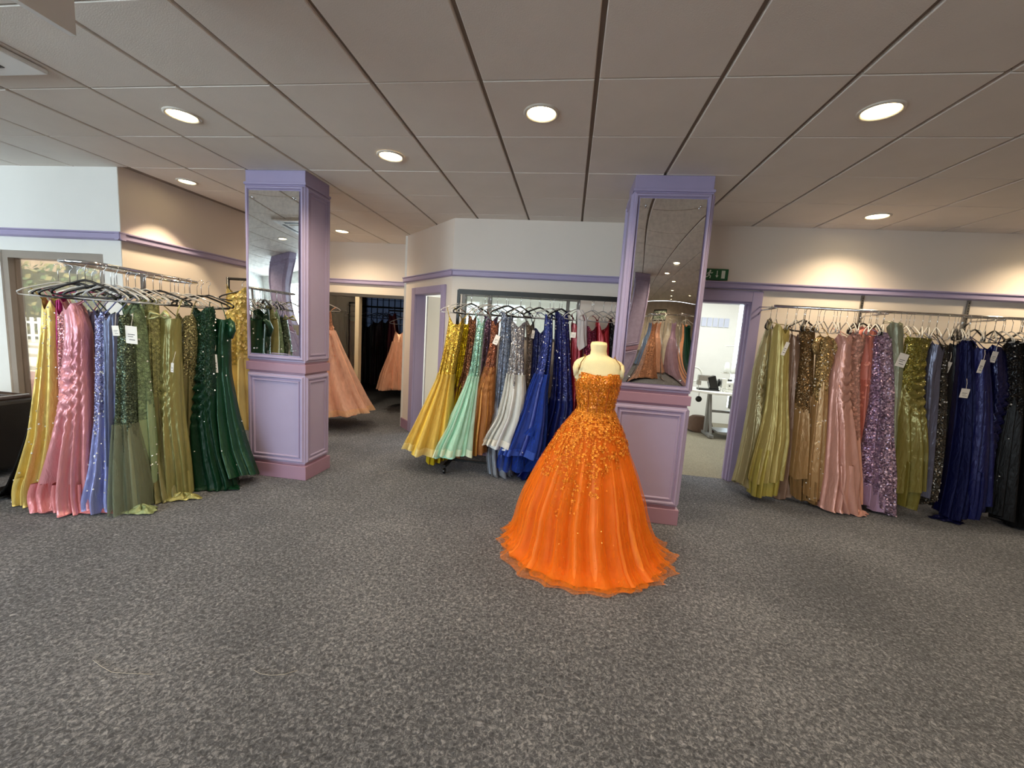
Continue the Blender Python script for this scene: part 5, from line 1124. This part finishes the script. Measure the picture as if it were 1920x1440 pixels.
lp_ = empty('task_lamp', (2.20, 7.45, .776), 'white ring lamp standing behind the black sewing machine', 'lamp')
MB().tube([(.12 * math.cos(a), 0, .24 + .12 * math.sin(a)) for a in [2 * PI * k / 28 for k in range(28)]], .014, 8, True).build('ring', IVORY, lp_, True)
MB().tube([(0, 0, .12), (0, 0, .01)], .008).build('stem', IVORY, lp_); MB().lathe([(.06, 0), (.06, .012), (.01, .02)], 20).build('base', IVORY, lp_, True)
ov = empty('overlock_machine', (2.78, 7.22, .776), 'cream overlock sewing machine under its thread stand', 'sewing machine')
MB().box(-.18, .14, -.10, .10, 0, .04).build('bed', IVORY, ov, bevel=.008)
MB().box(-.14, .12, -.08, .08, .04, .17).build('body', IVORY, ov, bevel=.02)
MB().box(-.20, -.13, -.05, .05, .06, .22).build('needle_head', IVORY, ov, bevel=.01)
MB().lathe([(.035, 0), (.035, .03)], 16).build('handwheel', BLACKPLASTIC, ov, True, loc=(-.07, 0, .18))
for x in (-.10, -.02, .06): MB().lathe([(.008, 0), (.012, .02), (.008, .03)], 12).build('tension_dial', BLACKPLASTIC, ov, True, loc=(x, -.08, .11)).rotation_euler = (PI / 2, 0, 0)
ts = empty('thread_stand', (2.78, 7.36, .776), 'tall white thread stand with wrapped thread cones', 'thread stand')
MB().tube([(0, 0, 0), (0, 0, .78)], .008, 8).build('pole', IVORY, ts); MB().box(-.16, .16, -.07, .07, .30, .312).build('tray', IVORY, ts); MB().tube([(-.16, 0, .76), (.14, 0, .78)], .006).build('thread_arm', IVORY, ts)
for i, x in enumerate((-.11, 0.0, .11)):
    cn = empty('thread_cone', (2.78 + x, 7.31, 1.088), ['thread cone at the left of the thread stand', 'thread cone in the middle of the thread stand', 'thread cone at the right of the thread stand'][i], 'thread cone', 'thread cones on the stand')
    MB().lathe([(.045, 0), (.05, .02), (.03, .17), (.012, .18)], 20).build('thread', plastic('white_thread', 'e8ebe6', .7), cn, True)
    MB().lathe([(.012, .18), (.010, .15)], 12).build('core', paint('cone_core', 'b8b7aa', .6, .02, 0), cn, True)
for i in range(2):
    sp = empty('thread_spool', (2.56 + .05 * i, 7.12, .776), ['small white spool in front of the overlock machine', 'small cream spool beside the white one'][i], 'spool')
    MB().lathe([(.016, 0), (.016, .005), (.011, .008), (.011, .05), (.016, .053), (.016, .058)], 16).build('thread', IVORY, sp, True)
sci = empty('scissors', (2.78, 7.02, .777), 'dark handled scissors lying on the white sewing table', 'scissors', None, .6)
MB().box(0, .13, -.006, .006, 0, .006).build('blade', STEEL, sci); 
for s_ in (-1, 1): MB().tube([(-.04 + .028 * math.cos(a), s_ * .022 + .02 * math.sin(a), .006) for a in [2 * PI * k / 14 for k in range(14)]], .005, 6, True).build('handle', BLACKPLASTIC, sci, True)
bg_ = empty('fabric_bundle', (2.42, 7.62, 0), 'brown fabric bundle on the floor under the sewing table', 'bundle')
V, *_ = cloth_tube([(.26, -.12, .12), (.20, -.22, .22), (.02, -.26, .26)], 0, thick=.2, folds=6, amp=.2, waist=0, dip=.0, seed=3, rows=16, segs=48)
link_mesh('cloth', mesh_from('cloth', V.reshape(-1, 3), grid_faces(16, 48), satin('5f4636', .7)), bg_)
MB().lathe([(.02, 0), (.115, .0), (.10, .02)], 20).build('tied_top', satin('5f4636', .7), bg_, True, loc=(0, 0, .245))
ch = empty('stool', (3.02, 6.95, 0), 'dark stool pushed in beside the sewing table', 'stool')
MB().lathe([(.16, 0), (.17, .02), (.16, .05)], 24).build('seat', BLACKPLASTIC, ch, True, loc=(0, 0, .46))
for k in range(4):
    a = PI / 4 + k * PI / 2; MB().tube([(.09 * math.cos(a), .09 * math.sin(a), .46), (.17 * math.cos(a), .17 * math.sin(a), .01)], .011, 8).build('leg', STEEL, ch, True)

# ------------------------------------------------------------------ street outside the side window
ROAD = paint('red_brown_paving', '8a6357', .8, .12, .2, 5.0); SLAB = paint('pale_slab', 'cfc6b2', .8, .06, .2, 4.0)
struct('ground_paving', MB().box(-40, -4.45, 3.7, 7.6, -.12, -.04), ROAD, 'red brown paving outside the window')
struct('ground_road', MB().box(-40, -4.45, 7.6, 30, -.12, -.05), SLAB, 'pale sunlit road outside the window')
for k in range(3):
    st = MB().box(-32, -9, 7.8 + k * 1.9, 7.95 + k * 1.9, -.05, .03).build('kerb', paint('kerb_grey', 'a9a08e', .8, .05, .1)); tag(st, ['kerb edge nearest the window', 'middle kerb edge in the road', 'far kerb edge by the white fence'][k], 'kerb', 'kerbs outside')
fn = empty('picket_fence', (-20.4, 13.2, -.05), 'white picket fence across the road seen through the window', 'fence', None, .6)
for k in range(11): MB().box(-1.0 + k * .2, -.9 + k * .2, -.015, .015, 0.05, .98).build('picket', WHITE, fn)
for z in (.25, .75): MB().box(-1.1, 1.15, .015, .04, z, z + .08).build('fence_rail', WHITE, fn)
hb = empty('hedge', (-22, 15.2, -.05), 'sunlit yellow green hedge beyond the white fence', 'hedge', None, .75)
rr = random.Random(9)
lv = MB(); lv2 = MB()
for i in range(2600):
    x, y, z = rr.uniform(-6, 6), rr.gauss(0, .45), rr.random() ** .8 * 3.2
    n = Vector((rr.gauss(0, 1), rr.gauss(-.8, 1), rr.gauss(.4, 1))).normalized(); a = n.orthogonal().normalized() * rr.uniform(.08, .17); b_ = n.cross(a).normalized() * rr.uniform(.05, .1); c_ = Vector((x, y, z))
    (lv if i % 3 else lv2).add([c_ - a, c_ + b_, c_ + a, c_ - b_], [(0, 1, 2, 3)])
tag(lv.build('leaves', paint('hedge_leaf', '8e8450', .7, .2, 0), hb), kind='stuff'); tag(lv2.build('leaves', paint('hedge_leaf_dark', '5c6a3a', .7, .2, 0), hb), kind='stuff')
MB().box(-6, 6, -.25, .25, 0, 2.9).build('hedge_core', paint('hedge_core', '55502f', .9, .2, .2), hb)
bd = empty('house', (-27, 20, -.05), 'tan brick house across the road behind the hedge', 'house', None, .75)
MB().box(-8, 8, -2, 2, 0, 5.5).build('wall', paint('tan_brick', 'b49a7c', .85, .1, .2, 3.0), bd)
MB().add([(-8.4, -2.5, 5.5), (8.4, -2.5, 5.5), (8.4, 2.5, 5.5), (-8.4, 2.5, 5.5), (-8.4, 0, 7.6), (8.4, 0, 7.6)], [(0, 1, 5, 4), (2, 3, 4, 5), (0, 4, 3), (1, 2, 5), (3, 2, 1, 0)]).build('roof', paint('roof_tiles', '6b4a3c', .85, .1, .2), bd)
for x in (-4, 0, 4): MB().box(x - .6, x + .6, -2.03, -1.99, 2.8, 4.2).build('window', paint('house_window', '48525c', .3, .05, 0), bd)
cn = empty('canopy', (-6.9, 4.5, 2.15), 'brown overhanging canopy outside the side window', 'canopy')
MB().box(-1.9, 1.5, -.85, .8, .0, .22).build('soffit', paint('canopy_brown', '9c8068', .8, .06, .1), cn)
MB().box(-1.9, 1.5, -.88, -.85, -.04, .26).build('fascia', DARKFRAME, cn)
for x in (-1.7, 1.3): MB().tube([(x, .7, 0), (x, .7, -2.2)], .05, 10).build('post', DARKFRAME, cn)

dc = empty('door_closer', (-4.88, 3.63, 1.90), 'dark door closer bar with a yellow label at the window top', 'door closer')
MB().box(-.28, .34, -.03, .03, .03, .08).build('bar', DARKFRAME, dc, bevel=.004); MB().box(-.28, -.24, -.03, .03, -.06, .03).build('bracket', DARKFRAME, dc)
MB().box(-.20, -.07, -.032, -.0305, .035, .075).build('label_plate', paint('yellow_label', 'd8d878', .5, .02, 0), dc); MB().box(-.13, -.08, -.0335, -.0325, .045, .05).box(-.13, -.08, -.0335, -.0325, .058, .063).build('label_print', INK, dc)

# ------------------------------------------------------------------ gowns and racks behind the camera (seen in the mirrors)
def ball(x, ztop, wt, wh, hem=.04, lean=0.0):
    return [(ztop, x - wt, x + wt), (ztop - .3, x - wt * .8 + lean * .2, x + wt * .8 + lean * .2), (ztop - .75, x - (wt + wh) / 2 + lean * .5, x + (wt + wh) / 2 + lean * .5), (hem + .2, x - wh * .93 + lean, x + wh * .93 + lean), (hem, x - wh + lean, x + wh + lean)]
GB = 'gowns reflected in the right pillar mirror'
for i, (x, y, lab, b1, s1, o1, wh) in enumerate([
        (1.55, -1.9, 'rose gold sequinned gown reflected at the left of the mirror', sequin('b9805f', 110), sequin('c08a6c', 110), None, .34),
        (1.95, -2.9, 'pale peach gown reflected behind the rose gold one', satin('dba58c'), satin('e0b096', .6), tulle('e8c2ae', .5), .36),
        (1.75, -4.6, 'sky blue ball gown reflected on the far rail', satin('6e8ec4'), satin('7f9fd0', .5), tulle('a7bfe0', .5), .34),
        (2.35, -4.6, 'white tulle gown reflected on the far rail beside blue', satin('d8d8da'), satin('e2e2e4', .6), tulle('f0f0f2', .5), .34),
        (2.95, -4.6, 'ivory gown reflected on the far rail at right', satin('d9d2c8'), satin('e0d9d0', .6), tulle('efe8e0', .5), .32),
        (2.75, -2.9, 'lilac tulle gown reflected at the right of the mirror', satin('a98fb0'), satin('b59cba', .6), tulle('c9b5cc', .5), .36),
        (3.05, -2.1, 'apricot tulle gown reflected at the right edge of mirror', satin('e09a6e'), satin('e6a67c', .6), tulle('f0c0a0', .5), .36),
        (2.70, -.95, 'bottle green gown reflected at the lower right corner', satin('123a2c'), satin('103628'), None, .3)]):
    gown('B%d' % i, lab, ball(x, 1.66, .13, wh), y, b1, s1, waist=.3, folds=12, amp=.25, thick=.22, railz=1.88, short=lab.split(' reflected')[0] + ' in the mirror', group=GB, over=(.3, o1, 1.1) if o1 else None, rows=40, segs=80)
for (x0, x1, y, lab) in ((1.2, 3.4, -4.6, 'far chrome rail reflected in the right mirror'), (1.5, 3.4, -2.9, 'middle chrome rail reflected in the right mirror'), (1.2, 2.0, -1.9, 'short chrome rail reflected near the mirror left side'), (2.7, 3.6, -2.1, 'short chrome rail with the apricot gown'), (2.4, 3.1, -.95, 'short chrome rail with the bottle green gown')):
    r_ = empty('garment_rack', (x0, y, 0), lab, 'garment rack', 'chrome rails behind the camera')
    MB().tube([(0, 0, 1.88), (x1 - x0, 0, 1.88)], .014, 8).build('rail', CHROME, r_, True)
    for x in (0, x1 - x0): MB().tube([(x, 0, .03), (x, 0, 1.89)], .014, 8).build('post', CHROME, r_, True); MB().tube([(x, -.2, .03), (x, .2, .03)], .014, 8).build('foot', CHROME, r_, True)
fp = empty('lit_window_panel', (2.7, -7.0, 1.72), 'dark framed stand-in for a lit leafy window reflected in the right mirror', 'window panel')
MB().box(-.5, .5, -.03, .0, 0, .42).build('board', paint('window_light_white', 'e8efe6', .5, .02, 0), fp)  # white board colour stands in for light coming through a leafy window
frm = MB(); frame_ring(frm, -.55, .55, -.05, .47, .05, -.03, .03); MB().box(-.55, .55, .0, .03, -.05, 0).box(-.55, .55, 0, .03, .42, .47).box(-.55, -.5, 0, .03, 0, .42).box(.5, .55, 0, .03, 0, .42).build('frame', BLACKMETAL, fp)
lf = MB()
for i in range(420):
    c_ = Vector((rr.uniform(-.48, .48), rr.uniform(.005, .03), rr.uniform(.02, .40))); a = Vector((rr.gauss(0, 1), 0, rr.gauss(0, 1))).normalized() * rr.uniform(.012, .03); b_ = Vector((-a.z, .2 * a.x, a.x)) * .5
    lf.add([c_ - a, c_ + b_, c_ + a, c_ - b_], [(0, 1, 2, 3)])
tag(lf.build('leaves', paint('panel_leaf', '1f5a2c', .5, .25, 0), fp), kind='stuff')
for x in (-.5, .5): MB().tube([(x, -.0, .47), (x, 0, CEIL - 1.72)], .004, 6).build('hanging_wire', STEEL, fp)

# ------------------------------------------------------------------ stray threads on the carpet
THREAD = paint('pale_thread', 'a5a29c', .8, .02, 0)
for lab, pts in (('pale loose thread on carpet between the pillars', [(-1.83, 3.80), (-1.79, 3.87), (-1.74, 3.93), (-1.70, 3.965), (-1.66, 3.97)]),
                 ('pale curved scuff thread on the near carpet', [(-1.24, 1.44), (-1.20, 1.428), (-1.15, 1.43), (-1.10, 1.445), (-1.06, 1.475)]),
                 ('faint long thread on the carpet at lower left', [(-1.93, 1.345), (-1.86, 1.325), (-1.79, 1.31), (-1.72, 1.318), (-1.62, 1.335)])):
    tag(MB().tube([(x, y, .0035) for x, y in pts], .0011, 5).build('loose_thread', THREAD, None, True), lab, 'thread')
